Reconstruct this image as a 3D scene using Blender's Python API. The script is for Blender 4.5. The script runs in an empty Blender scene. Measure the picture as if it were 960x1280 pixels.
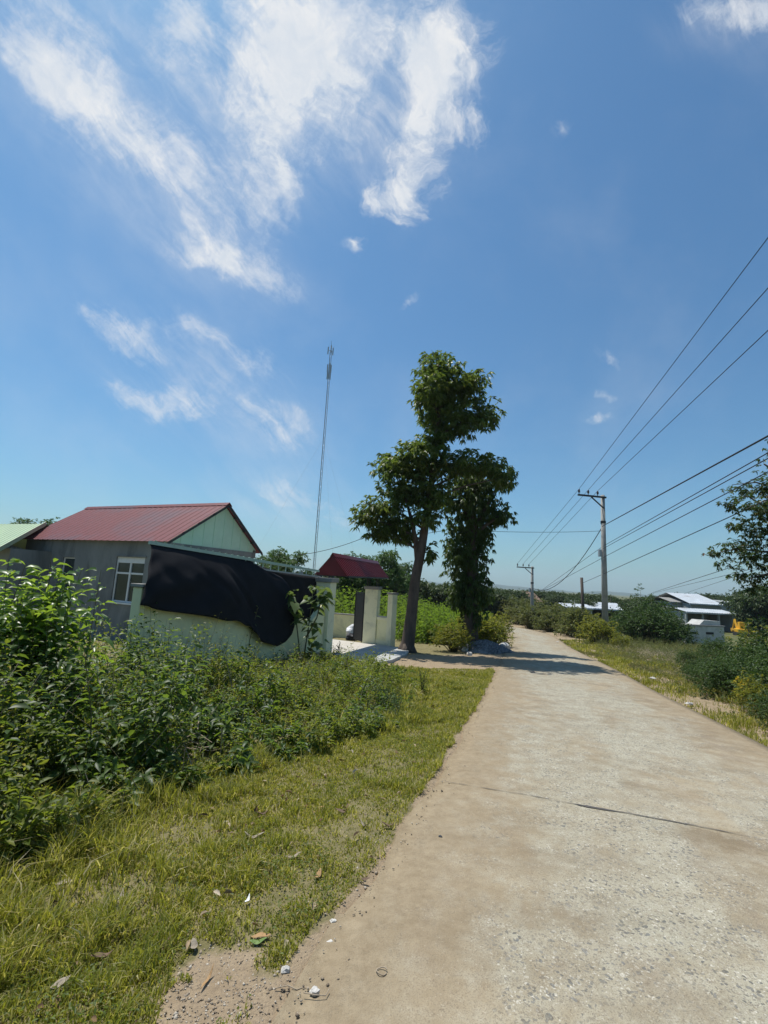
import bpy, bmesh, math, random
import numpy as np
from mathutils import Vector, Matrix

S = bpy.context.scene
COL = S.collection
rng = np.random.default_rng(7)
random.seed(7)
PI = math.pi

# ------------------------------------------------------------------ camera model
FPX, PITCH, ROLL, EYE = 570.0, math.radians(8.87), math.radians(3.18), 1.6
_F = np.array([0, math.cos(PITCH), math.sin(PITCH)])
_U0 = np.array([0, -math.sin(PITCH), math.cos(PITCH)])
_R = np.array([math.cos(ROLL), 0, 0]) + math.sin(ROLL) * _U0
_U = np.array([-math.sin(ROLL), 0, 0]) + math.cos(ROLL) * _U0
CAM = np.array([0.0, 0.0, EYE])

def ray(px, py):
    return _F + _R * (px - 480) / FPX - _U * (py - 640) / FPX

def at(px, py, y):
    """world point seen in direction (px, py) of the photograph, y metres ahead"""
    d = ray(px, py)
    return CAM + d * (y / d[1])

def slope(y):
    y = np.asarray(y, float)
    a, b, s = 34.0, 50.0, 0.045
    t = np.clip((y - a) / (b - a), 0, 1)
    return -(s * np.minimum(y, a) + s * (b - a) * (t - t * t / 2))

def gnd(px, py):
    d = ray(px, py)
    ts = np.linspace(0.5, 300, 60000)
    P = CAM + ts[:, None] * d
    i = int(np.argmax(P[:, 2] < slope(P[:, 1])))
    return P[i]

def plane_hit(px, py, P, n):
    d = ray(px, py)
    return CAM + d * (((P - CAM) @ n) / (d @ n))

# ------------------------------------------------------------------ object helpers
def tag(o, label=None, cat=None, group=None, kind=None):
    if label: o['label'] = label
    if cat: o['category'] = cat
    if group: o['group'] = group
    if kind: o['kind'] = kind
    return o

def thing(name, label, cat, loc=(0, 0, 0), rz=0.0, group=None):
    o = bpy.data.objects.new(name, None)
    o.empty_display_size = 0.2
    COL.objects.link(o)
    o.location = loc
    o.rotation_euler = (0, 0, rz)
    return tag(o, label, cat, group)

def link(name, me, parent=None):
    o = bpy.data.objects.new(name, me)
    COL.objects.link(o)
    if parent is not None:
        o.parent = parent
    return o

def children(o):
    return [c for c in bpy.data.objects if c.parent is o]

def dup(root, loc, rz=0.0, sc=1.0, label=None, group=None):
    r = root.copy(); COL.objects.link(r)
    r.location = loc; r.rotation_euler = (0, 0, rz); r.scale = (sc, sc, sc)
    if label: r['label'] = label
    if group: r['group'] = group
    for ch in root.children:
        c = ch.copy(); COL.objects.link(c); c.parent = r
        for g_ in ch.children:
            d = g_.copy(); COL.objects.link(d); d.parent = c
    return r

def np_mesh(name, V, T, mats, mi=None, smooth=False):
    """mesh from vertex array and triangle array"""
    me = bpy.data.meshes.new(name)
    V = np.ascontiguousarray(V, np.float32); T = np.ascontiguousarray(T, np.int32)
    k = T.shape[1]
    me.vertices.add(len(V)); me.vertices.foreach_set('co', V.ravel())
    me.loops.add(T.size); me.loops.foreach_set('vertex_index', T.ravel())
    me.polygons.add(len(T))
    me.polygons.foreach_set('loop_start', np.arange(0, T.size, k, dtype=np.int32))
    if mi is not None:
        me.polygons.foreach_set('material_index', np.ascontiguousarray(mi, np.int32))
    if smooth:
        me.polygons.foreach_set('use_smooth', np.ones(len(T), bool))
    for m in (mats if isinstance(mats, (list, tuple)) else [mats]):
        me.materials.append(m)
    me.update(calc_edges=True)
    return me

class MB:
    """collects boxes, tubes, prisms and sheets; build() links them as one mesh object"""
    def __init__(self): self.v = []; self.f = []
    def add(self, vs, fs):
        n = len(self.v)
        self.v += [tuple(map(float, p)) for p in vs]
        self.f += [tuple(i + n for i in q) for q in fs]
        return self
    def hexa(self, b, t):
        return self.add(list(b) + list(t), [(3, 2, 1, 0), (4, 5, 6, 7), (0, 1, 5, 4), (1, 2, 6, 5), (2, 3, 7, 6), (3, 0, 4, 7)])
    def box(self, c, s, rz=0.0):
        hx, hy, hz = s[0] / 2, s[1] / 2, s[2] / 2
        ca, sa = math.cos(rz), math.sin(rz)
        q = [(-hx, -hy), (hx, -hy), (hx, hy), (-hx, hy)]
        r = [(c[0] + x * ca - y * sa, c[1] + x * sa + y * ca) for x, y in q]
        return self.hexa([(x, y, c[2] - hz) for x, y in r], [(x, y, c[2] + hz) for x, y in r])
    def obox(self, o, ax, ay, az):
        """box from corner o and three edge vectors"""
        o, ax, ay, az = map(np.asarray, (o, ax, ay, az))
        b = [o, o + ax, o + ax + ay, o + ay]
        return self.hexa(b, [p + az for p in b])
    def tube(self, pts, r, n=8, caps=True):
        pts = [np.asarray(p, float) for p in pts]
        rs = r if hasattr(r, '__len__') else [r] * len(pts)
        vs = []; fs = []
        for i, p in enumerate(pts):
            d = pts[min(i + 1, len(pts) - 1)] - pts[max(i - 1, 0)]
            d = d / (np.linalg.norm(d) + 1e-9)
            a = np.cross(d, [0, 0, 1.0] if abs(d[2]) < 0.9 else [1.0, 0, 0]); a /= np.linalg.norm(a)
            b = np.cross(d, a)
            for k in range(n):
                t = 2 * PI * k / n
                vs.append(p + rs[i] * (a * math.cos(t) + b * math.sin(t)))
        for i in range(len(pts) - 1):
            for k in range(n):
                fs.append((i * n + k, i * n + (k + 1) % n, (i + 1) * n + (k + 1) % n, (i + 1) * n + k))
        if caps:
            fs.append(tuple(range(n - 1, -1, -1))); fs.append(tuple(range((len(pts) - 1) * n, len(pts) * n)))
        return self.add(vs, fs)
    def bar(self, a, b, w, h=None):
        """rectangular bar between two points"""
        a = np.asarray(a, float); b = np.asarray(b, float); h = h or w
        d = (b - a) / np.linalg.norm(b - a)
        s = np.cross(d, [0, 0, 1.0] if abs(d[2]) < 0.95 else [0, 1.0, 0]); s /= np.linalg.norm(s)
        u = np.cross(s, d)
        q = [-s * w / 2 - u * h / 2, s * w / 2 - u * h / 2, s * w / 2 + u * h / 2, -s * w / 2 + u * h / 2]
        return self.hexa([a + x for x in q], [b + x for x in q])
    def prism(self, poly, ext):
        """planar polygon (list of points) extruded by a vector"""
        ext = np.asarray(ext); n = len(poly)
        vs = [np.asarray(p) for p in poly] + [np.asarray(p) + ext for p in poly]
        fs = [tuple(range(n - 1, -1, -1)), tuple(range(n, 2 * n))] + [(i, (i + 1) % n, n + (i + 1) % n, n + i) for i in range(n)]
        return self.add(vs, fs)
    def lathe(self, c, prof, n=16):
        vs = []; fs = []
        for r_, z in prof:
            for k in range(n):
                vs.append((c[0] + r_ * math.cos(2 * PI * k / n), c[1] + r_ * math.sin(2 * PI * k / n), c[2] + z))
        for i in range(len(prof) - 1):
            for k in range(n):
                fs.append((i * n + k, i * n + (k + 1) % n, (i + 1) * n + (k + 1) % n, (i + 1) * n + k))
        fs.append(tuple(range(n - 1, -1, -1))); fs.append(tuple(range((len(prof) - 1) * n, len(prof) * n)))
        return self.add(vs, fs)
    def build(self, name, m, parent=None, bevel=0.0, smooth=False):
        me = bpy.data.meshes.new(name)
        me.from_pydata(self.v, [], self.f); me.materials.append(m)
        bm = bmesh.new(); bm.from_mesh(me); bmesh.ops.recalc_face_normals(bm, faces=bm.faces); bm.to_mesh(me); bm.free()
        if smooth:
            for p in me.polygons: p.use_smooth = True
        o = link(name, me, parent)
        if bevel:
            b = o.modifiers.new('edge', 'BEVEL'); b.width = bevel; b.segments = 2; b.limit_method = 'ANGLE'
        return o

def corrugated(o, e, s, pitch=0.25, amp=0.022, thick=0.004, name='sheet', m=None, parent=None):
    """ribbed metal sheet: corner o, edge vector e along the eave, s up the slope"""
    o, e, s = map(lambda q: np.asarray(q, float), (o, e, s))
    L = np.linalg.norm(e); n = np.cross(e, s); n /= np.linalg.norm(n)
    if n[2] < 0: n = -n
    xs, hs = [0.0], [0.0]
    k = 0.0
    while k < L - pitch * 0.5:
        for a, h in ((0.36, 0), (0.42, 1), (0.58, 1), (0.64, 0)):
            xs.append(k + a * pitch); hs.append(h * amp)
        k += pitch
    xs.append(L); hs.append(0.0)
    nS = 7
    V = []
    for j in range(nS):
        for x, h in zip(xs, hs):
            V.append(o + e * (x / L) + s * (j / (nS - 1)) + n * h)
    W = len(xs); F = []
    for j in range(nS - 1):
        for i in range(W - 1):
            F.append((j * W + i, j * W + i + 1, (j + 1) * W + i + 1, (j + 1) * W + i))
    me = bpy.data.meshes.new(name); me.from_pydata([tuple(p) for p in V], [], F); me.materials.append(m); me.update()
    ob = link(name, me, parent)
    sm = ob.modifiers.new('thickness', 'SOLIDIFY'); sm.thickness = thick; sm.offset = -1
    return ob

# ------------------------------------------------------------------ materials
def new_mat(name):
    m = bpy.data.materials.new(name); m.use_nodes = True
    nt = m.node_tree; nt.nodes.clear()
    out = nt.nodes.new('ShaderNodeOutputMaterial')
    return m, nt, out

def nd(nt, typ, **kw):
    n = nt.nodes.new(typ)
    for k, v in kw.items():
        if k.startswith('i_'):
            key = k[2:]
            n.inputs[int(key) if key.isdigit() else key].default_value = v
        else:
            setattr(n, k, v)
    return n

def lk(nt, a, b): nt.links.new(a, b)

def math_(nt, op, a, b=None, clamp=False):
    n = nt.nodes.new('ShaderNodeMath'); n.operation = op; n.use_clamp = clamp
    for i, x in enumerate((a, b)):
        if x is None: continue
        if isinstance(x, (int, float)): n.inputs[i].default_value = x
        else: nt.links.new(x, n.inputs[i])
    return n.outputs[0]

def mixc(nt, fac, a, b, mode='MIX'):
    n = nt.nodes.new('ShaderNodeMix'); n.data_type = 'RGBA'; n.blend_type = mode
    if isinstance(fac, (int, float)): n.inputs[0].default_value = fac
    else: nt.links.new(fac, n.inputs[0])
    for i, x in ((6, a), (7, b)):
        if isinstance(x, (tuple, list)): n.inputs[i].default_value = (*x[:3], 1)
        else: nt.links.new(x, n.inputs[i])
    return n.outputs[2]

def ramp(nt, fac, stops):
    n = nt.nodes.new('ShaderNodeValToRGB')
    el = n.color_ramp.elements
    while len(el) < len(stops): el.new(0.5)
    for e, (p, c) in zip(el, stops):
        e.position = p
        e.color = (c, c, c, 1) if isinstance(c, (int, float)) else (*c[:3], 1)
    nt.links.new(fac, n.inputs[0])
    return n.outputs[0]

def smooth01(nt, v, a, b):
    n = nt.nodes.new('ShaderNodeMapRange'); n.interpolation_type = 'SMOOTHSTEP'
    nt.links.new(v, n.inputs[0]); n.inputs[1].default_value = a; n.inputs[2].default_value = b
    return n.outputs[0]

def noise(nt, vec, scale, detail=4, rough=0.55, dist=0.0):
    n = nd(nt, 'ShaderNodeTexNoise', i_Scale=scale, i_Detail=detail, i_Roughness=rough, i_Distortion=dist)
    if vec is not None: nt.links.new(vec, n.inputs['Vector'])
    return n

def surf(name, c1, c2=None, scale=3.0, rough=0.8, bump=0.15, bscale=60.0, metal=0.0, stain=None, stain_scale=0.8, spec=0.3, stretch=None):
    """noise-mixed painted / plastered / metal surface with grain, stains and bump"""
    m, nt, out = new_mat(name)
    tc = nd(nt, 'ShaderNodeTexCoord')
    vec = tc.outputs['Object']
    if stretch:
        mp = nd(nt, 'ShaderNodeMapping'); mp.inputs['Scale'].default_value = stretch
        lk(nt, vec, mp.inputs[0]); vec = mp.outputs[0]
    n1 = noise(nt, vec, scale, 6, 0.6)
    col = mixc(nt, ramp(nt, n1.outputs[0], [(0.3, 0.0), (0.7, 1.0)]), c1, c2 or tuple(x * 0.8 for x in c1))
    if stain:
        n2 = noise(nt, vec, stain_scale, 7, 0.65, 0.6)
        col = mixc(nt, ramp(nt, n2.outputs[0], [(0.52, 0.0), (0.72, 0.8)]), col, stain)
    b = nd(nt, 'ShaderNodeBsdfPrincipled'); lk(nt, col, b.inputs['Base Color'])
    b.inputs['Metallic'].default_value = metal; b.inputs['Specular IOR Level'].default_value = spec
    n3 = noise(nt, tc.outputs['Object'], bscale, 4, 0.6)
    lk(nt, ramp(nt, n3.outputs[0], [(0.2, max(0.02, rough - 0.1)), (0.8, min(1, rough + 0.1))]), b.inputs['Roughness'])
    bp = nd(nt, 'ShaderNodeBump', i_Strength=bump, i_Distance=0.02); lk(nt, n3.outputs[0], bp.inputs['Height'])
    lk(nt, bp.outputs[0], b.inputs['Normal']); lk(nt, b.outputs[0], out.inputs[0])
    return m

def leaf_mat(name, stops, trans=0.35, tcol=(0.25, 0.4, 0.05), rough=0.5, spec=0.22, patch=None):
    """leaf: colour differs from leaf to leaf and slowly over the plant, light shines through"""
    m, nt, out = new_mat(name)
    geo = nd(nt, 'ShaderNodeNewGeometry')
    rnd = geo.outputs['Random Per Island']
    col = ramp(nt, rnd, stops)
    tc = nd(nt, 'ShaderNodeTexCoord')
    if patch:
        n = noise(nt, tc.outputs['Object'], patch[1], 4, 0.6)
        col = mixc(nt, ramp(nt, n.outputs[0], [(0.48, 0.0), (0.66, 0.75)]), col, patch[0])
    n2 = noise(nt, tc.outputs['Object'], 40, 2, 0.5)
    col = mixc(nt, 0.35, col, ramp(nt, n2.outputs[0], [(0.3, 0.35), (0.7, 1.0)]), 'MULTIPLY')
    b = nd(nt, 'ShaderNodeBsdfPrincipled', i_Roughness=rough); lk(nt, col, b.inputs['Base Color'])
    b.inputs['Specular IOR Level'].default_value = spec
    t = nd(nt, 'ShaderNodeBsdfTranslucent')
    lk(nt, mixc(nt, 0.6, mixc(nt, 1.0, col, (2.2, 2.2, 1.6), 'MULTIPLY'), tcol), t.inputs[0])
    mx = nd(nt, 'ShaderNodeMixShader'); mx.inputs[0].default_value = trans
    lk(nt, b.outputs[0], mx.inputs[1]); lk(nt, t.outputs[0], mx.inputs[2]); lk(nt, mx.outputs[0], out.inputs[0])
    return m

M = {}
M['bark'] = surf('bark', (0.13, 0.10, 0.078), (0.06, 0.048, 0.04), 6, 0.95, 0.9, 25, stretch=(1, 1, 0.25))
M['stem'] = surf('stem', (0.10, 0.12, 0.05), (0.16, 0.12, 0.07), 10, 0.8, 0.2)
M['twig'] = surf('dry_twig', (0.42, 0.35, 0.26), (0.25, 0.19, 0.13), 8, 0.9, 0.3)
M['plaster_grey'] = surf('grey_cement_render', (0.25, 0.26, 0.25), (0.16, 0.17, 0.17), 1.6, 0.92, 0.35, 45, stain=(0.075, 0.08, 0.08), stain_scale=1.3, stretch=(1, 1, .3))
M['roof_red'] = None
M['siding'] = surf('pale_green_siding', (0.52, 0.72, 0.56), (0.45, 0.64, 0.50), 2, 0.6, 0.1)
M['wall_green'] = surf('pale_green_wall_paint', (0.80, 0.77, 0.47), (0.72, 0.70, 0.43), 2.2, 0.85, 0.2, 50, stain=(0.36, 0.37, 0.27), stain_scale=1.1)
M['pillar_green'] = surf('gate_pillar_paint', (0.82, 0.79, 0.54), (0.74, 0.72, 0.49), 2.2, 0.8, 0.2, 50, stain=(0.40, 0.42, 0.32), stain_scale=1.3)
M['cement'] = surf('bare_cement', (0.30, 0.29, 0.27), (0.22, 0.215, 0.20), 3, 0.92, 0.4, 50)
M['apron'] = surf('smooth_concrete_apron', (0.45, 0.45, 0.42), (0.37, 0.37, 0.35), 2.5, 0.85, 0.3, 60, stain=(0.5, 0.5, 0.47), stain_scale=1.2)
M['yard'] = surf('yard_concrete', (0.52, 0.48, 0.42), (0.45, 0.42, 0.36), 2, 0.9, 0.2)
M['white_frame'] = surf('white_window_frame', (0.70, 0.72, 0.72), (0.62, 0.64, 0.64), 5, 0.5, 0.05)
M['black_iron'] = surf('black_painted_iron', (0.012, 0.013, 0.016), (0.02, 0.02, 0.022), 6, 0.5, 0.1)
M['green_metal'] = surf('pale_green_metal', (0.42, 0.55, 0.47), (0.34, 0.46, 0.40), 4, 0.5, 0.1)
M['grey_metal'] = surf('galvanised_steel', (0.42, 0.44, 0.46), (0.32, 0.34, 0.36), 5, 0.45, 0.1, metal=0.6)
M['dark_steel'] = surf('dark_steel', (0.06, 0.065, 0.07), (0.04, 0.042, 0.045), 5, 0.55, 0.1, metal=0.3)
M['pole'] = surf('pole_concrete', (0.40, 0.385, 0.35), (0.29, 0.28, 0.26), 2.5, 0.93, 0.4, 40, stain=(0.2, 0.19, 0.17), stain_scale=0.8)
M['wood_pole'] = surf('weathered_wood_pole', (0.13, 0.10, 0.08), (0.08, 0.065, 0.055), 6, 0.95, 0.5, stretch=(1, 1, 0.2))
M['insulator'] = surf('brown_porcelain', (0.07, 0.04, 0.035), (0.05, 0.03, 0.03), 5, 0.25, 0.0)
M['cable'] = surf('black_cable', (0.02, 0.02, 0.022), (0.028, 0.028, 0.03), 5, 0.6, 0.0)
M['white_paint'] = surf('white_painted_concrete', (0.54, 0.53, 0.50), (0.42, 0.41, 0.38), 2, 0.9, 0.2, stain=(0.22, 0.21, 0.19), stain_scale=1.6)
M['zinc'] = surf('white_metal_roof', (0.52, 0.55, 0.58), (0.40, 0.43, 0.45), 1.2, 0.5, 0.05, stain=(0.3, 0.28, 0.26), stain_scale=.6)
M['far_wall'] = surf('weathered_grey_wall', (0.34, 0.36, 0.35), (0.26, 0.28, 0.28), 1.2, 0.9, 0.1, stain=(0.2, 0.2, 0.19))
M['dark_inside'] = surf('dark_interior', (0.02, 0.02, 0.02), (0.03, 0.03, 0.03), 2, 0.95, 0.0)
M['tile_brown'] = surf('old_tile_roof', (0.26, 0.17, 0.12), (0.2, 0.14, 0.11), 3, 0.9, 0.3)
M['lightgreen_roof'] = surf('light_green_metal_roof', (0.42, 0.52, 0.33), (0.36, 0.46, 0.3), 2, 0.5, 0.05)
M['darkgreen_roof'] = surf('dark_green_metal_roof', (0.06, 0.10, 0.08), (0.045, 0.08, 0.065), 2, 0.5, 0.05)
M['steel_tank'] = surf('stainless_steel', (0.70, 0.71, 0.72), (0.62, 0.63, 0.64), 3, 0.25, 0.03, metal=1.0)
M['yellow'] = surf('yellow_machine_paint', (0.72, 0.40, 0.03), (0.6, 0.33, 0.03), 3, 0.5, 0.1, stain=(0.3, 0.2, 0.08))
M['blue_plastic'] = surf('blue_plastic', (0.03, 0.13, 0.38), (0.025, 0.10, 0.30), 3, 0.4, 0.05)
M['white_bag'] = surf('white_plastic_sack', (0.72, 0.72, 0.72), (0.6, 0.6, 0.6), 6, 0.6, 0.3, 20)
M['paper'] = surf('white_paper', (0.75, 0.75, 0.74), (0.65, 0.65, 0.63), 8, 0.7, 0.2)
M['dry_leaf'] = surf('dry_brown_leaf', (0.17, 0.11, 0.07), (0.09, 0.065, 0.045), 15, 0.8, 0.4)
M['tan_leaf'] = surf('tan_leaf', (0.40, 0.24, 0.10), (0.27, 0.17, 0.09), 15, 0.7, 0.4)
M['grey_leaf'] = surf('bleached_leaf', (0.33, 0.28, 0.21), (0.2, 0.165, 0.12), 15, 0.8, 0.4)
M['fresh_leaf'] = surf('fallen_green_leaf', (0.12, 0.2, 0.05), (0.16, 0.22, 0.07), 15, 0.5, 0.3)
M['stone_white'] = surf('pale_stone', (0.60, 0.57, 0.52), (0.48, 0.45, 0.40), 10, 0.85, 0.4)
M['stone_dark'] = surf('dark_slate', (0.07, 0.075, 0.08), (0.045, 0.05, 0.055), 10, 0.7, 0.3)
M['brick_red'] = surf('broken_brick', (0.34, 0.15, 0.10), (0.28, 0.13, 0.09), 10, 0.9, 0.4)

def roof_red():
    m, nt, out = new_mat('maroon_metal_roof')
    tc = nd(nt, 'ShaderNodeTexCoord')
    n = noise(nt, tc.outputs['Object'], 0.45, 5, 0.6, 0.5)
    col = mixc(nt, ramp(nt, n.outputs[0], [(0.45, 0.0), (0.6, 0.75)]), (0.185, 0.052, 0.055), (0.13, 0.078, 0.095))
    mp = nd(nt, 'ShaderNodeMapping'); mp.inputs['Scale'].default_value = (3.0, 3.0, 0.4)
    lk(nt, tc.outputs['Object'], mp.inputs[0])
    n2 = noise(nt, mp.outputs[0], 2.2, 5, 0.6)
    col = mixc(nt, 0.35, col, ramp(nt, n2.outputs[0], [(0.3, 0.45), (0.7, 1.0)]), 'MULTIPLY')
    b = nd(nt, 'ShaderNodeBsdfPrincipled', i_Roughness=0.6); b.inputs['Specular IOR Level'].default_value = .2; lk(nt, col, b.inputs['Base Color'])
    lk(nt, b.outputs[0], out.inputs[0]); return m
M['roof_red'] = roof_red()
M['roof_red2'] = surf('dark_red_metal', (0.15, 0.016, 0.02), (0.105, 0.012, 0.016), 3, 0.45, 0.05)

def glass_mat():
    m, nt, out = new_mat('window_glass')
    tc = nd(nt, 'ShaderNodeTexCoord')
    n = noise(nt, tc.outputs['Object'], 2, 3)
    b = nd(nt, 'ShaderNodeBsdfPrincipled', i_Roughness=0.06)
    lk(nt, mixc(nt, n.outputs[0], (0.02, 0.03, 0.03), (0.05, 0.065, 0.065)), b.inputs['Base Color'])
    lk(nt, b.outputs[0], out.inputs[0]); return m
M['glass'] = glass_mat()

def net_mat():
    m, nt, out = new_mat('black_shade_net')
    tc = nd(nt, 'ShaderNodeTexCoord')
    w = noise(nt, tc.outputs['Object'], 3.5, 5, .6)
    b = nd(nt, 'ShaderNodeBsdfPrincipled', i_Roughness=0.8)
    lk(nt, mixc(nt, w.outputs[0], (0.006, 0.006, 0.008), (0.020, 0.020, 0.024)), b.inputs['Base Color'])
    b.inputs['Specular IOR Level'].default_value = 0.15
    lk(nt, b.outputs[0], out.inputs[0]); return m
M['net'] = net_mat()

G3 = lambda a, b, c: [(0.0, a), (0.5, b), (1.0, c)]
M['leaf_tree'] = leaf_mat('broad_tree_leaf', [(0.0, (0.034, 0.075, 0.018)), (0.5, (0.06, 0.115, 0.026)), (0.88, (0.115, 0.17, 0.036)), (1.0, (0.20, 0.19, 0.05))], 0.38, (0.22, 0.28, 0.035), 0.4, 0.35, patch=((0.10, 0.125, 0.028), 0.6))
M['leaf_vine'] = leaf_mat('vine_leaf', G3((0.03, 0.066, 0.018), (0.054, 0.10, 0.026), (0.085, 0.135, 0.03)), 0.3, (0.15, 0.22, 0.03), 0.45, 0.3, patch=((0.085, 0.115, 0.025), 0.7))
M['leaf_dark'] = leaf_mat('dark_bush_leaf', G3((0.028, 0.061, 0.020), (0.052, 0.091, 0.026), (0.078, 0.122, 0.031)), 0.22, (0.12, 0.22, 0.03))
M['leaf_weed'] = leaf_mat('weed_leaf', [(0.0, (0.045, 0.078, 0.012)), (0.35, (0.085, 0.13, 0.019)), (0.75, (0.14, 0.185, 0.027)), (0.95, (0.21, 0.21, 0.045)), (1.0, (0.32, 0.24, 0.12))], 0.45, (0.36, 0.42, 0.03), 0.5, 0.3, patch=((0.15, 0.16, 0.026), 0.7))
M['leaf_weed2'] = leaf_mat('dark_weed_leaf', [(0.0, (0.028, 0.060, 0.012)), (0.5, (0.055, 0.105, 0.020)), (1.0, (0.105, 0.16, 0.032))], 0.42, (0.27, 0.38, 0.035), 0.45, 0.35)
M['leaf_big'] = leaf_mat('glossy_big_leaf', G3((0.055, 0.12, 0.02), (0.09, 0.175, 0.03), (0.15, 0.23, 0.04)), 0.45, (0.40, 0.54, 0.04), 0.35, 0.45)
M['leaf_heart'] = leaf_mat('heart_leaf', G3((0.05, 0.09, 0.03), (0.09, 0.14, 0.045), (0.15, 0.19, 0.07)), 0.3, (0.30, 0.40, 0.08), 0.4)
M['leaf_yellow'] = leaf_mat('yellow_green_leaf', [(0.0, (0.05, 0.085, 0.016)), (0.5, (0.10, 0.13, 0.022)), (0.88, (0.17, 0.17, 0.03)), (1.0, (0.42, 0.32, 0.04))], 0.4, (0.42, 0.42, 0.045))
M['leaf_scrub'] = leaf_mat('dull_scrub_leaf', [(0.0, (0.052, 0.079, 0.022)), (0.5, (0.097, 0.116, 0.033)), (0.9, (0.155, 0.159, 0.049)), (1.0, (0.22, 0.18, 0.10))], 0.28, (0.24, 0.28, 0.06), patch=((0.168, 0.152, 0.055), 0.35))
M['leaf_crop'] = leaf_mat('crop_leaf', G3((0.05, 0.11, 0.014), (0.085, 0.155, 0.018), (0.14, 0.20, 0.025)), 0.38, (0.28, 0.42, 0.04))
M['leaf_far'] = leaf_mat('far_tree_leaf', G3((0.034, 0.061, 0.024), (0.052, 0.083, 0.029), (0.078, 0.110, 0.035)), 0.15, (0.129, 0.207, 0.044), patch=((0.084, 0.110, 0.031), 0.25))
M['leaf_mid'] = leaf_mat('mid_tree_leaf', G3((0.045, 0.091, 0.031), (0.071, 0.128, 0.037), (0.103, 0.159, 0.044)), 0.25, (0.14, 0.26, 0.06))
M['leaf_bough'] = leaf_mat('roadside_bough_leaf', [(0.0, (0.028, 0.055, 0.018)), (0.55, (0.052, 0.085, 0.026)), (0.9, (0.078, 0.110, 0.033)), (1.0, (0.155, 0.061, 0.038))], 0.25, (0.155, 0.244, 0.044), 0.35)
M['blade'] = leaf_mat('grass_blade', [(0.0, (0.07, 0.105, 0.014)), (0.25, (0.15, 0.185, 0.022)), (0.5, (0.26, 0.265, 0.034)), (0.7, (0.38, 0.33, 0.08)), (0.86, (0.52, 0.44, 0.19)), (1.0, (0.64, 0.56, 0.36))], 0.4, (0.54, 0.52, 0.05), 0.5, 0.25, patch=((0.15, 0.185, 0.03), 1.6))
M['blade_dry'] = leaf_mat('dry_grass_blade', [(0.0, (0.08, 0.10, 0.025)), (0.4, (0.15, 0.155, 0.05)), (0.8, (0.25, 0.21, 0.10)), (1.0, (0.32, 0.26, 0.16))], 0.3, (0.36, 0.36, 0.09), 0.6, 0.25)
M['flower_yellow'] = leaf_mat('yellow_petal', G3((0.55, 0.42, 0.03), (0.65, 0.5, 0.04), (0.75, 0.6, 0.1)), 0.3, (0.8, 0.6, 0.05))

# ------------------------------------------------------------------ plan: road edges
LE = [(-1.9, -2.9)] + [tuple(gnd(*q)[:2]) for q in [(368, 1250), (420, 1165), (480, 1085), (545, 980), (590, 900), (612, 860), (625, 830), (631, 806), (631, 792)]]
RE = [(2.15, -4.0)] + [tuple(gnd(*q)[:2]) for q in [(960, 940)]]
# right edge rows (same number of rows as the left edge), slab about 3.9 m wide
RE = [(2.15, -4.2), (3.35, 0.75), (3.62, 1.5), (3.95, 2.5), (4.6, 4.55), (5.22, 6.5), (6.15, 10.3), (7.45, 15.0), (9.35, 22.6), (13.2, 36.6)]
LE += [(8.6, 43.0), (4.0, 47.5)]; RE += [(12.6, 45.5), (6.5, 51.0)]
LE = np.array(LE); RE = np.array(RE)

def smooth_poly(P, n=140):
    t = np.r_[0, np.cumsum(np.linalg.norm(np.diff(P, axis=0), axis=1))]
    tt = np.linspace(0, t[-1], n)
    # Catmull-Rom through the points
    Q = np.vstack([2 * P[0] - P[1], P, 2 * P[-1] - P[-2]])
    out = []
    for x in tt:
        i = min(int(np.searchsorted(t, x, 'right') - 1), len(P) - 2); i = max(i, 0)
        u = (x - t[i]) / (t[i + 1] - t[i])
        p0, p1, p2, p3 = Q[i], Q[i + 1], Q[i + 2], Q[i + 3]
        out.append(0.5 * (2 * p1 + (p2 - p0) * u + (2 * p0 - 5 * p1 + 4 * p2 - p3) * u ** 2 + (-p0 + 3 * p1 - 3 * p2 + p3) * u ** 3))
    return np.array(out)
LS, RS = smooth_poly(LE), smooth_poly(RE)
Y_BEND = 38.0
_ly, _lx = LE[:10, 1], LE[:10, 0]
_m = LS[:, 1] < 40; ORD = np.argsort(LS[_m][:, 1]); LYX = LS[_m][ORD]
_m = RS[:, 1] < 40; ORD = np.argsort(RS[_m][:, 1]); RYX = RS[_m][ORD]

def road_d(x, y):
    """signed distances in x to the left edge (positive = onto the road) and to the right edge"""
    l = np.interp(y, LYX[:, 1], LYX[:, 0]); r = np.interp(y, RYX[:, 1], RYX[:, 0])
    return x - l, r - x

def hash2(ix, iy, seed):
    n = np.sin(ix * 127.1 + iy * 311.7 + seed * 74.7) * 43758.5453
    return n - np.floor(n)
def vnoise(x, y, s=1.0, seed=0):
    x = np.asarray(x, float) * s; y = np.asarray(y, float) * s
    ix, iy = np.floor(x), np.floor(y); fx, fy = x - ix, y - iy
    fx = fx * fx * (3 - 2 * fx); fy = fy * fy * (3 - 2 * fy)
    a, b = hash2(ix, iy, seed), hash2(ix + 1, iy, seed); c, d = hash2(ix, iy + 1, seed), hash2(ix + 1, iy + 1, seed)
    return (a * (1 - fx) + b * fx) * (1 - fy) + (c * (1 - fx) + d * fx) * fy
def fbm(x, y, s=1.0, seed=0):
    return 0.55 * vnoise(x, y, s, seed) + 0.3 * vnoise(x, y, s * 2.1, seed + 3) + 0.15 * vnoise(x, y, s * 4.3, seed + 5)
def sstep(v, a, b):
    t = np.clip((v - a) / (b - a), 0, 1); return t * t * (3 - 2 * t)

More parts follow.
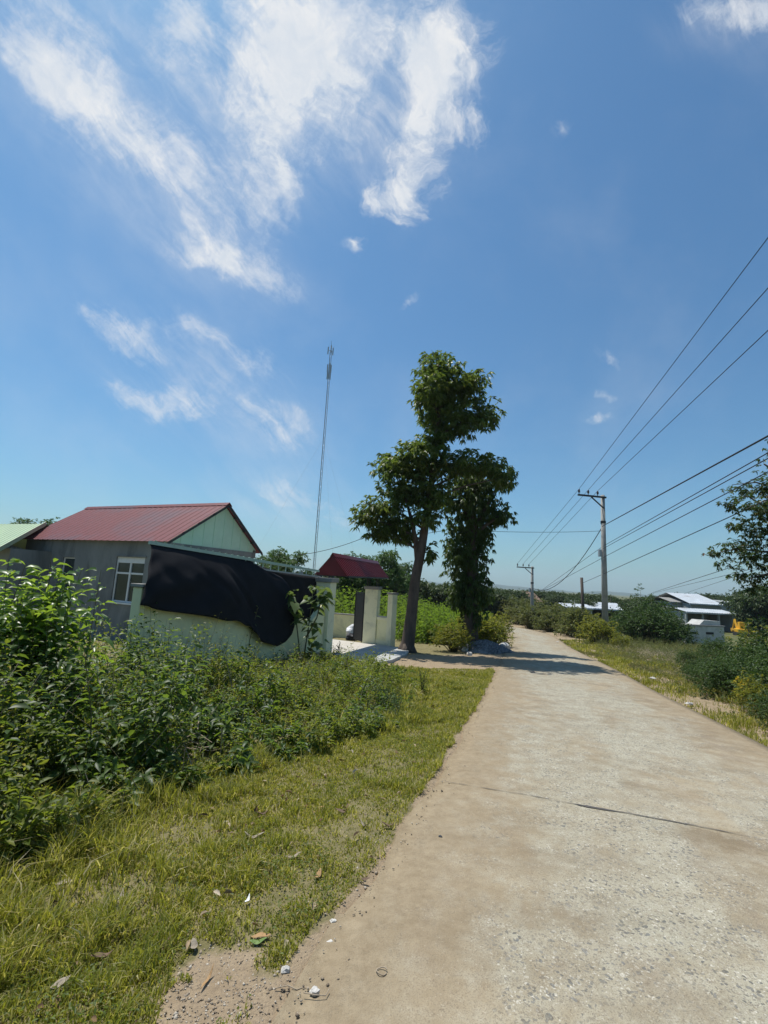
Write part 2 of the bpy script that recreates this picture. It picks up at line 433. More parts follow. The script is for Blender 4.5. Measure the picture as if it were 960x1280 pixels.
def ter(x, y):
    x = np.asarray(x, float); y = np.asarray(y, float)
    z = slope(y)
    dl, dr = road_d(x, y)
    off = np.maximum(-dl, -dr)                               # > 0 outside the road
    bump = (fbm(x, y, 0.9, 1) - 0.5) * 0.10 + (fbm(x, y, 4.0, 2) - 0.5) * 0.035
    z = z + bump * sstep(off, 0.0, 0.8) * np.where(y < 60, 1, 0)
    near = np.where(y < 40, 1.0, 0.0)
    under = np.minimum(dl, dr)
    side = np.where(dl < dr, 0.035, -0.02)                   # soil lies nearly flush on the left, lower on the right
    z = z + near * (np.where(under > 0, side + (-0.06 - side) * sstep(under, 0.0, 0.22), side * sstep(-under, 1.6, 0.0)))
    z = z - (1 - near) * sstep(60 - y, 0, 22) * 0.06
    z = z + sstep(-dr, 3, 14) * np.where(y < 60, -0.25, -0.25)  # right-hand field lies a little lower
    far = np.maximum(np.hypot(x, y) - 120, 0)
    return z + far * 0.003 * (1 - np.exp(-far / 300)) + (fbm(x, y, 0.02, 8) - 0.5) * sstep(far, 0, 200) * 8

def on(px, py, dz=0.0):
    P = gnd(px, py)
    return np.array([P[0], P[1], float(ter(P[0], P[1])) + dz])

# ------------------------------------------------------------------ ground
def axis(lo, hi, step, far):
    mid = list(np.arange(lo, hi + 1e-6, step)); a = []; s = step; v = hi
    while v < far: s *= 1.22; v += s; a.append(v)
    b = []; s = step; v = lo
    while v > -far: s *= 1.22; v -= s; b.append(v)
    return np.array(b[::-1] + mid + a)

def build_ground():
    xs = axis(-9, 15, 0.16, 3200); ys = axis(-3, 26, 0.16, 3400)
    X, Y = np.meshgrid(xs, ys)
    Z = ter(X, Y)
    V = np.stack([X, Y, Z], -1).reshape(-1, 3)
    w, h = len(xs), len(ys)
    I = np.arange(w * h).reshape(h, w)
    T = np.stack([I[:-1, :-1], I[:-1, 1:], I[1:, 1:], I[1:, :-1]], -1).reshape(-1, 4)
    m, nt, out = new_mat('soil_and_turf')
    geo = nd(nt, 'ShaderNodeTexCoord'); P = geo.outputs['Object']
    at_ = nd(nt, 'ShaderNodeAttribute', attribute_name='bare')
    n1 = noise(nt, P, 1.2, 6, 0.65); n2 = noise(nt, P, 9, 6, 0.7); n3 = noise(nt, P, 70, 4, 0.7)
    soil = mixc(nt, ramp(nt, n2.outputs[0], [(0.3, 0.0), (0.7, 1.0)]), (0.29, 0.215, 0.135), (0.38, 0.295, 0.195))
    soil = mixc(nt, ramp(nt, n3.outputs[0], [(0.45, 0.0), (0.7, 0.6)]), soil, (0.20, 0.155, 0.115))
    turf = mixc(nt, ramp(nt, n2.outputs[0], [(0.35, 0.0), (0.65, 1.0)]), (0.15, 0.135, 0.06), (0.25, 0.21, 0.115))
    field = mixc(nt, ramp(nt, n1.outputs[0], [(0.4, 0.0), (0.6, 1.0)]), (0.075, 0.095, 0.035), (0.15, 0.14, 0.065))
    fa = nd(nt, 'ShaderNodeAttribute', attribute_name='field')
    col = mixc(nt, fa.outputs['Fac'], turf, field)
    k = math_(nt, 'ADD', at_.outputs['Fac'], math_(nt, 'MULTIPLY', math_(nt, 'SUBTRACT', n2.outputs[0], 0.5), 0.9))
    col = mixc(nt, smooth01(nt, k, 0.35, 0.65), col, soil)
    b = nd(nt, 'ShaderNodeBsdfPrincipled', i_Roughness=0.95); lk(nt, col, b.inputs['Base Color'])
    b.inputs['Specular IOR Level'].default_value = 0.1
    bp = nd(nt, 'ShaderNodeBump', i_Strength=0.6, i_Distance=0.03); lk(nt, n3.outputs[0], bp.inputs['Height'])
    lk(nt, bp.outputs[0], b.inputs['Normal']); lk(nt, b.outputs[0], out.inputs[0])
    me = np_mesh('ground', V, T, m, smooth=True)
    dl, dr = road_d(V[:, 0], V[:, 1])
    off = np.maximum(-dl, -dr)
    bare = 1 - sstep(off, 0.0, 0.13)
    # dirt track from the road to the gate, seen between the verge and the trees
    gx, gy = V[:, 0], V[:, 1]
    tr = 1 - sstep(np.abs(gy - 13.9 - 0.30 * gx) / (1.6 + 0.18 * gx), 0.75, 1.15)
    tr = tr * sstep(gx, -1.5, -0.6) * (1 - sstep(gx, 5.5, 7.0))
    bare = np.maximum(bare, tr)
    # bare patch by the near road corner and worn right-hand verge
    bare = np.maximum(bare, 1 - sstep(np.hypot(gx + 0.58, (gy - 2.12) * 1.1), 0.12, 0.36))
    bare = np.maximum(bare, 0.60 * (dr < 0) * (1 - sstep(-dr, 1.5, 4.5)) + 0.42 * (1 - sstep(np.hypot((gx - 12.2) / 2.2, (gy - 20) / 5.0), 0.6, 1.1)))
    for nm, val in (('bare', bare), ('field', sstep(np.hypot(gx, gy), 22, 34))):
        a = me.attributes.new(nm, 'FLOAT', 'POINT'); a.data.foreach_set('value', np.ascontiguousarray(val, np.float32))
    return tag(link('ground', me), 'soil and turf ground sloping gently away to far fields', kind='structure')
build_ground()

# ------------------------------------------------------------------ road
def road_mat():
    m, nt, out = new_mat('worn_concrete_road')
    tc = nd(nt, 'ShaderNodeTexCoord'); P = tc.outputs['Object']
    ua = nd(nt, 'ShaderNodeAttribute', attribute_name='across').outputs['Fac']
    rot = nd(nt, 'ShaderNodeMapping'); rot.inputs['Rotation'].default_value = (0, 0, math.radians(-18)); rot.inputs['Scale'].default_value = (1, 0.33, 1)
    mr = nd(nt, 'ShaderNodeMapping'); mr.inputs['Rotation'].default_value = (0, 0, math.radians(18.5)); lk(nt, P, mr.inputs[0])
    ms = nd(nt, 'ShaderNodeMapping'); ms.inputs['Scale'].default_value = (1.0, 0.35, 1.0); lk(nt, mr.outputs[0], ms.inputs[0])
    big = noise(nt, ms.outputs[0], 0.9, 6, 0.62, 0.3).outputs[0]
    mt = nd(nt, 'ShaderNodeMapping'); mt.inputs['Scale'].default_value = (0.5, 1.6, 1.0); lk(nt, mr.outputs[0], mt.inputs[0])
    blot = noise(nt, mt.outputs[0], 1.7, 7, 0.65, 0.4).outputs[0]
    mid = noise(nt, P, 5, 6, 0.65).outputs[0]
    fine = noise(nt, P, 160, 3, 0.7).outputs[0]
    base = mixc(nt, ramp(nt, blot, [(0.38, 0.0), (0.64, 1.0)]), (0.35, 0.285, 0.188), (0.22, 0.172, 0.11))
    base = mixc(nt, ramp(nt, mid, [(0.42, 0.0), (0.68, 0.6)]), base, (0.42, 0.365, 0.27))
    blot2 = noise(nt, ms.outputs[0], 3.3, 6, 0.7, 0.8).outputs[0]
    base = mixc(nt, ramp(nt, blot2, [(0.5, 0.0), (0.66, 0.6)]), base, (0.26, 0.205, 0.145))
    # worn zone where the aggregate shows: pale cement with dark and light chips
    zone = math_(nt, 'SUBTRACT', 1.0, math_(nt, 'MULTIPLY', math_(nt, 'ABSOLUTE', math_(nt, 'SUBTRACT', ua, 0.46)), 2.5))
    zone = math_(nt, 'ADD', zone, math_(nt, 'MULTIPLY', math_(nt, 'SUBTRACT', big, 0.53), 5.5))
    worn = smooth01(nt, math_(nt, 'ADD', zone, math_(nt, 'MULTIPLY', math_(nt, 'SUBTRACT', mid, 0.5), 1.6)), -0.55, 1.25)
    pale = mixc(nt, ramp(nt, mid, [(0.3, 0.0), (0.7, 1.0)]), (0.37, 0.348, 0.265), (0.46, 0.44, 0.345))
    col = mixc(nt, math_(nt, 'MULTIPLY', worn, 0.75), base, pale)
    warp = nd(nt, 'ShaderNodeVectorMath', operation='MULTIPLY_ADD')
    wn = noise(nt, P, 30, 2, 0.5); lk(nt, wn.outputs[1], warp.inputs[0]); warp.inputs[1].default_value = (0.035, 0.035, 0.0); lk(nt, P, warp.inputs[2])
    def chips(scale, thr, keep):
        v = nd(nt, 'ShaderNodeTexVoronoi', i_Scale=scale); v.inputs['Randomness'].default_value = 1.0
        lk(nt, warp.outputs[0], v.inputs['Vector'])
        sep = nd(nt, 'ShaderNodeSeparateColor'); lk(nt, v.outputs['Color'], sep.inputs[0])
        a = math_(nt, 'LESS_THAN', v.outputs['Distance'], math_(nt, 'MULTIPLY', sep.outputs[1], thr))
        return math_(nt, 'MULTIPLY', a, math_(nt, 'LESS_THAN', sep.outputs[0], keep)), sep.outputs[2], v.outputs['Distance']
    c1, r1, d1 = chips(58, 0.62, 0.7)
    c2, r2, d2 = chips(95, 0.62, 0.7)
    c3, r3, d3 = chips(30, 0.5, 0.09)
    gate = smooth01(nt, math_(nt, 'ADD', worn, math_(nt, 'MULTIPLY', math_(nt, 'SUBTRACT', noise(nt, P, 3.2, 4).outputs[0], 0.5), 2.2)), 0.0, 0.8)
    f1 = math_(nt, 'MULTIPLY', c1, gate); f2 = math_(nt, 'MULTIPLY', c2, gate); f3 = math_(nt, 'MULTIPLY', c3, gate)
    chipc = ramp(nt, r1, [(0.0, (0.10, 0.105, 0.10)), (0.45, (0.21, 0.205, 0.19)), (0.6, (0.30, 0.25, 0.17)), (1.0, (0.62, 0.58, 0.48))])
    chipd = ramp(nt, r2, [(0.0, (0.13, 0.125, 0.11)), (0.55, (0.27, 0.24, 0.19)), (1.0, (0.68, 0.64, 0.54))])
    col = mixc(nt, math_(nt, 'MULTIPLY', f2, 0.75), col, chipd)
    col = mixc(nt, math_(nt, 'MULTIPLY', f1, 0.85), col, chipc)
    col = mixc(nt, math_(nt, 'MULTIPLY', f3, 0.8), col, ramp(nt, r3, [(0.0, (0.09, 0.1, 0.1)), (0.7, (0.2, 0.2, 0.19)), (1.0, (0.3, 0.26, 0.2))]))
    # pits and sand: fine speckle everywhere
    col = mixc(nt, ramp(nt, fine, [(0.50, 0.0), (0.68, 0.8)]), col, (0.15, 0.12, 0.085))
    pit = noise(nt, P, 45, 4, 0.7).outputs[0]
    col = mixc(nt, ramp(nt, pit, [(0.57, 0.0), (0.68, 0.65)]), col, (0.19, 0.155, 0.11))
    lite = noise(nt, P, 75, 3, 0.7).outputs[0]
    col = mixc(nt, ramp(nt, lite, [(0.60, 0.0), (0.72, 0.6)]), col, (0.56, 0.50, 0.40))
    # sand washed onto both edges
    edge = math_(nt, 'MULTIPLY', math_(nt, 'MINIMUM', ua, math_(nt, 'MULTIPLY', math_(nt, 'SUBTRACT', 1.0, ua), 1.6)), 5.0)
    edge = math_(nt, 'ADD', edge, math_(nt, 'MULTIPLY', math_(nt, 'SUBTRACT', mid, 0.5), 1.6))
    sand = math_(nt, 'SUBTRACT', 1.0, smooth01(nt, edge, 0.15, 1.3))
    sandc = mixc(nt, ramp(nt, noise(nt, P, 14, 5, 0.65).outputs[0], [(0.35, 0.0), (0.65, 1.0)]), (0.245, 0.188, 0.118), (0.325, 0.258, 0.168))
    sandc = mixc(nt, ramp(nt, fine, [(0.55, 0.0), (0.72, 0.4)]), sandc, (0.2, 0.15, 0.1))
    col = mixc(nt, math_(nt, 'MULTIPLY', sand, 0.85), col, sandc)
    b = nd(nt, 'ShaderNodeBsdfPrincipled', i_Roughness=0.9); lk(nt, col, b.inputs['Base Color'])
    b.inputs['Specular IOR Level'].default_value = 0.15
    h = math_(nt, 'ADD', math_(nt, 'MULTIPLY', fine, 0.25), math_(nt, 'ADD', math_(nt, 'MULTIPLY', pit, 0.5), math_(nt, 'MULTIPLY', f1, 0.6)))
    bp = nd(nt, 'ShaderNodeBump', i_Strength=0.8, i_Distance=0.014); lk(nt, h, bp.inputs['Height'])
    lk(nt, bp.outputs[0], b.inputs['Normal']); lk(nt, b.outputs[0], out.inputs[0])
    return m

def build_road():
    n = len(LS); k = 25
    us = np.linspace(0, 1, k)
    ragged = (vnoise(np.arange(n) * 0.0, np.arange(n) * 1.0, 0.9, 4) - 0.5) * 0.10
    V = []; U = []
    for i in range(n):
        L = LS[i].copy(); R = RS[i]
        d = (R - L) / np.linalg.norm(R - L); L = L + d * ragged[i]
        for u in us:
            p = L + (R - L) * u
            z = float(slope(p[1])) + 0.05 + 0.02 * math.sin(PI * u) - (0.012 if u == 0 else 0)
            V.append((p[0], p[1], z)); U.append(u)
    T = []
    for i in range(n - 1):
        for j in range(k - 1):
            a = i * k + j; T.append((a, a + 1, a + k + 1, a + k))
    base = len(V)
    for i in range(n):                                    # skirts down the slab's two sides
        for j in (0, k - 1):
            x, y, z = V[i * k + j]; V.append((x, y, z - 0.16)); U.append(us[j])
    for i in range(n - 1):
        T.append((i * k, (i + 1) * k, base + 2 * (i + 1), base + 2 * i))
        T.append((i * k + k - 1, base + 2 * i + 1, base + 2 * (i + 1) + 1, (i + 1) * k + k - 1))
    me = np_mesh('road', V, T, road_mat())
    a = me.attributes.new('across', 'FLOAT', 'POINT'); a.data.foreach_set('value', np.array(U, np.float32))
    road = tag(link('road', me), 'narrow pale concrete village road bending left', kind='structure')
    # tar-filled joint across the slab: a thin irregular strip
    A, B = np.array([0.66, 4.50]), np.array([3.98, 3.21])
    d = (B - A); nrm = np.array([-d[1], d[0]]) / np.linalg.norm(d)
    vs = []; fs = []
    N = 160
    for i in range(N + 1):
        t = i / N
        c = A + d * t + nrm * ((vnoise(t * 9, 0, 1, 3) - 0.5) * 0.03 + (vnoise(t * 60, 0, 1, 5) - 0.5) * 0.008)
        w = 0.0006 + 0.0062 * vnoise(t * 25, 1, 1, 7) * vnoise(t * 70, 4, 1, 8) + 0.022 * math.exp(-((t - 0.36) / 0.035) ** 2) * (0.6 + 0.6 * vnoise(t * 90, 2, 1, 9)) + 0.006 * math.exp(-((t - 0.5) / 0.09) ** 2)
        if t > 0.72: w *= max(0.25, 1 - (t - 0.72) * 4)
        for s in (-1, 1):
            p = c + nrm * w * s
            uu = np.clip((p[0] - np.interp(p[1], LYX[:, 1], LYX[:, 0])) / 3.9, 0, 1)
            vs.append((p[0], p[1], float(slope(p[1])) + 0.0555 + 0.02 * math.sin(PI * uu)))
        if i: fs.append((2 * i - 2, 2 * i - 1, 2 * i + 1, 2 * i))
    mb = MB(); mb.add(vs, fs)
    mb.build('expansion_joint', surf('old_tar', (0.075, 0.072, 0.07), (0.12, 0.105, 0.09), 30, 0.85, 0.3), road)
    return road
build_road()

# ------------------------------------------------------------------ leaf geometry
def unit(a): return a / (np.linalg.norm(a, axis=-1, keepdims=True) + 1e-9)

def leaf_geo(P, A, Nn, L, W, droop=0.25, fold=0.25, lod=1):
    """arrays of leaves: base P, axis A, rough normal Nn, length L, width W -> vertices, triangles"""
    A = unit(A); Sd = unit(np.cross(A, Nn)); N2 = np.cross(Sd, A)
    L = np.broadcast_to(np.asarray(L, float), (len(P),))[:, None]; W = np.broadcast_to(np.asarray(W, float), (len(P),))[:, None]
    down = np.array([0, 0, -1.0])
    def pt(t, s, up=0.0):
        return P + A * L * t + Sd * W * s + N2 * W * up * fold + down * L * droop * t * t
    if lod == 0:
        V = np.stack([pt(0, 0), pt(0.45, 0.5, 1), pt(1, 0), pt(0.45, -0.5, 1)], 1)
        T = np.array([[0, 1, 2], [0, 2, 3]])
    else:
        V = np.stack([pt(0, 0), pt(0.28, 0.42, 1), pt(0.28, 0), pt(0.28, -0.42, 1), pt(0.65, 0.40, 1), pt(0.65, 0), pt(0.65, -0.40, 1), pt(1, 0)], 1)
        T = np.array([[0, 1, 2], [0, 2, 3], [2, 1, 4], [2, 4, 5], [3, 2, 5], [3, 5, 6], [5, 4, 7], [6, 5, 7]])
    k = V.shape[1]
    TT = (np.arange(len(P))[:, None, None] * k + T[None]).reshape(-1, 3)
    return V.reshape(-1, 3), TT

def stem_geo(P0, P1, P2, r0, r1):
    """three-sided tapering stems through three points"""
    n = len(P0); rs = (r0, (r0 + r1) / 2, r1)
    ang = np.array([0, 2.1, 4.2])
    ring = np.stack([np.cos(ang), np.sin(ang), 0 * ang], -1)
    V = np.concatenate([P[:, None, :] + ring[None] * (r if np.isscalar(r) else np.asarray(r)[:, None, None]) for P, r in zip((P0, P1, P2), rs)], 1)
    T = []
    for s in (0, 3):
        for k in range(3):
            a, b = s + k, s + (k + 1) % 3
            T += [[a, b, b + 3], [a, b + 3, a + 3]]
    TT = (np.arange(n)[:, None, None] * 9 + np.array(T)[None]).reshape(-1, 3)
    return V.reshape(-1, 3), TT

def join(parts):
    V = []; T = []; mi = []; o = 0
    for v, t, m_ in parts:
        V.append(v); T.append(t + o); mi.append(np.full(len(t), m_)); o += len(v)
    return np.concatenate(V), np.concatenate(T), np.concatenate(mi)

def rdir(n, r=None):
    v = (r or rng).normal(size=(n, 3)); return unit(v)

def weeds(P, H, K, L, ratio=0.42, lean=0.25, upl=0.35, droop=0.35, r=0.004, bare=0.12, lod=1, branch=0.12):
    """upright leafy stems at P with heights H; K leaves on each"""
    n = len(P)
    az = rng.uniform(0, 2 * PI, n); ln = rng.uniform(0.2, 1, n) * lean
    hd = np.stack([np.cos(az) * ln, np.sin(az) * ln, 0 * az], -1)
    def pos(t): return P + H[:, None] * (np.array([0, 0, 1.0]) * t + hd * t ** 1.6)
    one = np.ones((n, 1))
    sv, stt = stem_geo(pos(0 * one), pos(0.5 * one), pos(one), r, r * 0.3)
    t = bare + (1 - bare) * (np.arange(K)[None] + rng.uniform(0, 1, (n, K))) / K
    Q = P[:, None] + H[:, None, None] * (np.array([0, 0, 1.0]) * t[..., None] + hd[:, None] * (t ** 1.6)[..., None])
    th = rng.uniform(0, 2 * PI, (n, 1)) + np.arange(K)[None] * 2.4 + rng.normal(0, 0.4, (n, K))
    el = upl + rng.normal(0, 0.35, (n, K)) + (t - 0.5) * 0.5
    A = np.stack([np.cos(th) * np.cos(el), np.sin(th) * np.cos(el), np.sin(el)], -1)
    Q = Q + A * np.array([1, 1, 0.6]) * (H[:, None, None] * branch * rng.uniform(0, 1, (n, K, 1)) * (1.15 - t[..., None]))
    ll = L * rng.uniform(0.55, 1.2, (n, K)) * (1.1 - 0.45 * t)
    N = unit(np.array([0, 0, 1.0]) + rng.normal(0, 0.35, (n * K, 3)))
    lv, lt = leaf_geo(Q.reshape(-1, 3), A.reshape(-1, 3), N, ll.ravel(), ll.ravel() * ratio, droop, 0.25, lod)
    return [(lv, lt, 0), (sv, stt, 1)]

def blades(P, H, W, lean=0.5):
    """curved grass blades"""
    n = len(P); az = rng.uniform(0, 2 * PI, n); ln = rng.uniform(0.1, 1.0, n) * lean
    d = np.stack([np.cos(az), np.sin(az), 0 * az], -1); s = np.stack([-np.sin(az), np.cos(az), 0 * az], -1)
    tw = rng.uniform(0, PI, n); s = s * np.cos(tw)[:, None] + d * np.sin(tw)[:, None]
    up = np.array([0, 0, 1.0]); H_ = H[:, None]; W_ = W[:, None]; l_ = ln[:, None]
    b = P; m_ = P + up * H_ * 0.55 + d * H_ * l_ * 0.35; e = P + up * H_ * (1 - 0.35 * l_) + d * H_ * l_ * 1.1
    V = np.stack([b - s * W_ * .5, b + s * W_ * .5, m_ + s * W_ * .42, m_ - s * W_ * .42, e], 1)
    T = np.array([[0, 1, 2], [0, 2, 3], [3, 2, 4]])
    return V.reshape(-1, 3), (np.arange(n)[:, None, None] * 5 + T[None]).reshape(-1, 3)

def scatter(n, x0, x1, y0, y1, accept, persp=True):
    """random ground points; denser towards the viewer when persp"""
    out = []
    while sum(len(o) for o in out) < n:
        m_ = n * 3
        x = rng.uniform(x0, x1, m_)
        y = y0 + (y1 - y0) * rng.uniform(0, 1, m_) ** (2.0 if persp else 1.0)
        a = accept(x, y); k = rng.uniform(0, 1, m_) < a
        out.append(np.stack([x[k], y[k]], -1))
        if len(out) > 60: break
    q = np.concatenate(out)[:n]
    return np.column_stack([q, ter(q[:, 0], q[:, 1])])

def mass(name, parts, mats, label, cat, kind='stuff', parent=None, group=None):
    V, T, mi = join(parts)
    return tag(link(name, np_mesh(name, V, T, mats, mi), parent), label, cat, group, kind)

# fence line and the tangle's front boundary (shared by the plants and the walls)
FU = np.array([math.sin(math.radians(18.5)), math.cos(math.radians(18.5)), 0.0])     # along the fence, away from the viewer
FN = np.array([FU[1], -FU[0], 0.0])                                                  # towards the road
PIL = on(402, 826)                                                                   # near gate pillar, near-left base corner
FRONT = np.array([gnd(*q)[:2] for q in [(-160, 1150), (10, 1095), (110, 1050), (200, 1000), (330, 965), (430, 935), (500, 912), (525, 880), (548, 856)]])
FRONT = np.vstack([FRONT[:-1], [(1.25, 9.8)], [(0.9, 11.6)]])

CORNER_S = float((plane_hit(171, 770, PIL, FN) - PIL) @ FU)
def tangle_depth(x, y):
    """> 0 inside the tangle of weeds left of the mown verge, in metres behind its front edge"""
    xf = np.interp(y, FRONT[:, 1], FRONT[:, 0], left=-2.2, right=0.9)
    return xf - x
def fence_side(x, y):
    """> 0 on the road side of the fence"""
    return (x - PIL[0]) * FN[0] + (y - PIL[1]) * FN[1]

# ------------------------------------------------------------------ grass
def grass_accept(x, y):
    dl, dr = road_d(x, y)
    a = (dl < 0.05 - 0.20 * fbm(x, y, 3.2, 21)) & (tangle_depth(x, y) < 0.5)
    tr = np.abs(y - 13.9 - 0.30 * x) / (1.6 + 0.18 * x) < 0.95
    a = a & ~tr & (y < 14.5) & (x > -4.5)
    a = a & (np.hypot(x + 0.58, (y - 2.12) * 1.1) > 0.12 + 0.5 * (fbm(x, y, 6, 9) - 0.3))
    return np.where(a, sstep(fbm(x, y, 2.6, 11), 0.3, 0.55) * 0.68 + 0.32, 0)
Pg = scatter(190000, -3.2, 3.6, 1.1, 14.0, grass_accept)
hg = (0.022 + 0.035 * sstep(fbm(Pg[:, 0], Pg[:, 1], 1.3, 31), 0.35, 0.7) + 0.06 * sstep(tangle_depth(Pg[:, 0], Pg[:, 1]), -0.7, 0.3) + 0.06 * sstep(-Pg[:, 0], 0.9, 1.9) * (Pg[:, 1] < 4)) * rng.uniform(0.4, 1.4, len(Pg)) * (0.55 + 0.95 * sstep(vnoise(Pg[:, 0], Pg[:, 1], 9.0, 71), .35, .8))
edge_tuft = (1 - sstep(-road_d(Pg[:, 0], Pg[:, 1])[0], 0.15, 0.5)) * sstep(Pg[:, 1], 3, 5)
hg = hg + 0.05 * edge_tuft * rng.uniform(0, 1, len(Pg))
gv, gt = blades(Pg, hg, (0.0034 + 0.0008 * Pg[:, 1]) * rng.uniform(.7, 1.5, len(Pg)), 1.0)
# flat clover-like leaves among the blades
Pc = scatter(9000, -3.2, 2.6, 1.1, 11.0, lambda x, y: grass_accept(x, y) * (.15 + sstep(fbm(x, y, 2.6, 44), 0.5, 0.7)))
cl, ct = leaf_geo(Pc + np.array([0, 0, 0.03]), np.column_stack([rng.normal(size=(len(Pc), 2)), rng.uniform(0.1, 0.8, len(Pc))]), np.tile([0, 0, 1.0], (len(Pc), 1)) + rng.normal(0, 0.2, (len(Pc), 3)), rng.uniform(0.012, 0.03, len(Pc)), 0.011, 0.2, 0.2, 0)
mass('verge_grass', [(gv, gt, 0), (cl, ct, 1)], [M['blade'], M['leaf_weed']], 'short yellow green grass on the verge between the road and the weeds', 'grass')

def dry_accept(x, y):
    dl, dr = road_d(x, y)
    a = (dr < -0.05) & (dr > -2.6 - 1.2 * fbm(x, y, 0.6, 5)) & (y < 32)
    return np.where(a, sstep(fbm(x, y, 1.3, 15), 0.3, 0.6), 0)
Pd = scatter(46000, 3.6, 15.5, 3.0, 30, dry_accept)
kd = fbm(Pd[:, 0], Pd[:, 1], .8, 19) > .40
hd_ = rng.uniform(0.03, 0.12, len(Pd)) * (.6 + 1.1 * sstep(vnoise(Pd[:, 0], Pd[:, 1], 3.0, 72), .4, .8))
dv, dt = blades(Pd[kd], hd_[kd] * 1.2, 0.005 + 0.0009 * Pd[kd, 1], 0.8); dv2, dt2 = blades(Pd[~kd], hd_[~kd], 0.005 + 0.0009 * Pd[~kd, 1], 0.9)
Pe = scatter(1300, 3.6, 15, 4.0, 30, lambda x, y: dry_accept(x, y) * sstep(-road_d(x, y)[1], .2, 1.4))
pe = weeds(Pe, rng.uniform(.06, .34, len(Pe)), 22, .06, .45, .6, .3, .3, .003, .1, 0, .6)
mass('roadside_grass', [(dv, dt, 1), (dv2, dt2, 0), (pe[0][0], pe[0][1], 2), (pe[1][0], pe[1][1], 2)], [M['blade_dry'], M['blade'], M['leaf_scrub']], 'thin dry grass along the right road edge', 'grass')

# ------------------------------------------------------------------ weeds on the left
def tangle_accept(x, y):
    d = tangle_depth(x, y)
    al = (x - PIL[0]) * FU[0] + (y - PIL[1]) * FU[1]
    a = (d > 0) & ((fence_side(x, y) > 0.12) | ((al < CORNER_S - .15) & (fence_side(x, y) > -3.5))) & (y < 12.6)
    a = a & ((x - PIL[0]) * FU[0] + (y - PIL[1]) * FU[1] < -0.2)
    tr = np.abs(y - 13.9 - 0.30 * x) / (1.6 + 0.18 * x) < 0.9
    hole = np.hypot(x + 1.62, (y - 4.75)) < 0.22                                 # gap with the dead branches
    hole2 = np.hypot(x + 2.25, (y - 3.55)) < 0.26
    gaps = np.where(x > -1.6, .30 + .70 * sstep(fbm(x, y, 1.9, 57), .34, .52), 1.0)
    return np.where(a & ~hole & ~hole2 & ~(tr & (x > -1.0)), gaps, 0)
def tangle_h(P):
    x, y = P[:, 0], P[:, 1]
    h = np.interp(x, [-7, -3.2, -2.2, -1.2, -0.3, 0.6, 1.4], [1.0, 0.92, 0.80, 0.64, 0.54, 0.46, 0.32])
    return h * (0.34 + 0.66 * sstep(tangle_depth(x, y), 0.0, 1.1)) * (0.62 + 0.75 * fbm(x, y, 1.1, 77))
parts = []
def with_mat(p, k): return [(p[0][0], p[0][1], k), p[1]]
CL = scatter(70, -6.5, 1.0, 2.9, 12.0, tangle_accept, True)                       # spots where the growth stands taller
def tall(P):
    d = np.min(np.hypot(P[:, None, 0] - CL[None, :, 0], P[:, None, 1] - CL[None, :, 1]), 1)
    return 0.55 + 0.85 * np.exp(-(d / .25) ** 2)
sp = lambda P: fbm(P[:, 0], P[:, 1], 0.9, 91)
Pw = scatter(2300, -7.5, 1.4, 2.4, 12.5, tangle_accept, True)
hw = tangle_h(Pw) * tall(Pw) * rng.uniform(0.6, 1.2, len(Pw)); k_ = sp(Pw) > .52
parts += with_mat(weeds(Pw[k_], hw[k_], 30, 0.100, 0.45, 0.35, 0.3, 0.3, 0.004, 0.15, 1, 0.35), 0)
parts += with_mat(weeds(Pw[~k_], hw[~k_], 30, 0.118, 0.42, 0.35, 0.3, 0.4, 0.004, 0.15, 1, 0.35), 4)
Pw = scatter(2300, -7.0, 1.4, 2.4, 12.0, tangle_accept, True)
parts += with_mat(weeds(Pw, tangle_h(Pw) * tall(Pw) * rng.uniform(0.5, 1.1, len(Pw)), 40, 0.060, 0.5, 0.4, 0.35, 0.25, 0.0025, 0.1, 0, 0.45), 0)
Pw = scatter(420, -5.0, -0.9, 2.5, 7.5, lambda x, y: tangle_accept(x, y) * (.25 + (fbm(x, y, .9, 91) < .5)), True)
parts += with_mat(weeds(Pw, tangle_h(Pw) * tall(Pw) * rng.uniform(0.8, 1.2, len(Pw)), 20, 0.175, 0.44, 0.4, 0.25, 0.4, 0.005, 0.25, 1, 0.25), 4)
Pw = scatter(150, -5.5, 1.0, 2.7, 9.5, tangle_accept, True)
parts += with_mat(weeds(Pw, tangle_h(Pw) * tall(Pw) * rng.uniform(0.7, 1.15, len(Pw)), 22, 0.17, 0.17, 0.35, 0.45, 0.6, 0.004, 0.15, 1, 0.12), 5)
Pw = scatter(110, -5.5, 1.0, 2.7, 9.5, tangle_accept, True)
parts += with_mat(weeds(Pw, tangle_h(Pw) * rng.uniform(0.9, 1.35, len(Pw)), 26, 0.06, 0.42, 0.3, 0.4, 0.3, 0.004, 0.2, 1, 0.3), 5)
Pw = scatter(20000, -7.0, 1.6, 2.4, 12.5, lambda x, y: tangle_accept(x, y), True)
bv, bt = blades(Pw, tangle_h(Pw) * rng.uniform(0.2, 0.8, len(Pw)), 0.006 + 0 * Pw[:, 0], 0.8)
parts.append((bv, bt, 2))
# dry stalks poking through
Pw = scatter(420, -6.0, 0.5, 2.6, 10.5, tangle_accept, True)
h_ = tangle_h(Pw) * rng.uniform(0.6, 1.25, len(Pw)); d_ = np.column_stack([rng.normal(0, 0.5, (len(Pw), 2)), np.ones(len(Pw))]) * h_[:, None]
sv, stt = stem_geo(Pw, Pw + d_ * 0.55, Pw + d_, 0.0055, 0.002); parts.append((sv, stt, 3))
mass('undergrowth', parts, [M['leaf_weed'], M['stem'], M['blade'], M['twig'], M['leaf_weed2'], M['leaf_yellow']], 'dense tangle of green weeds between the boundary wall and the verge', 'undergrowth')

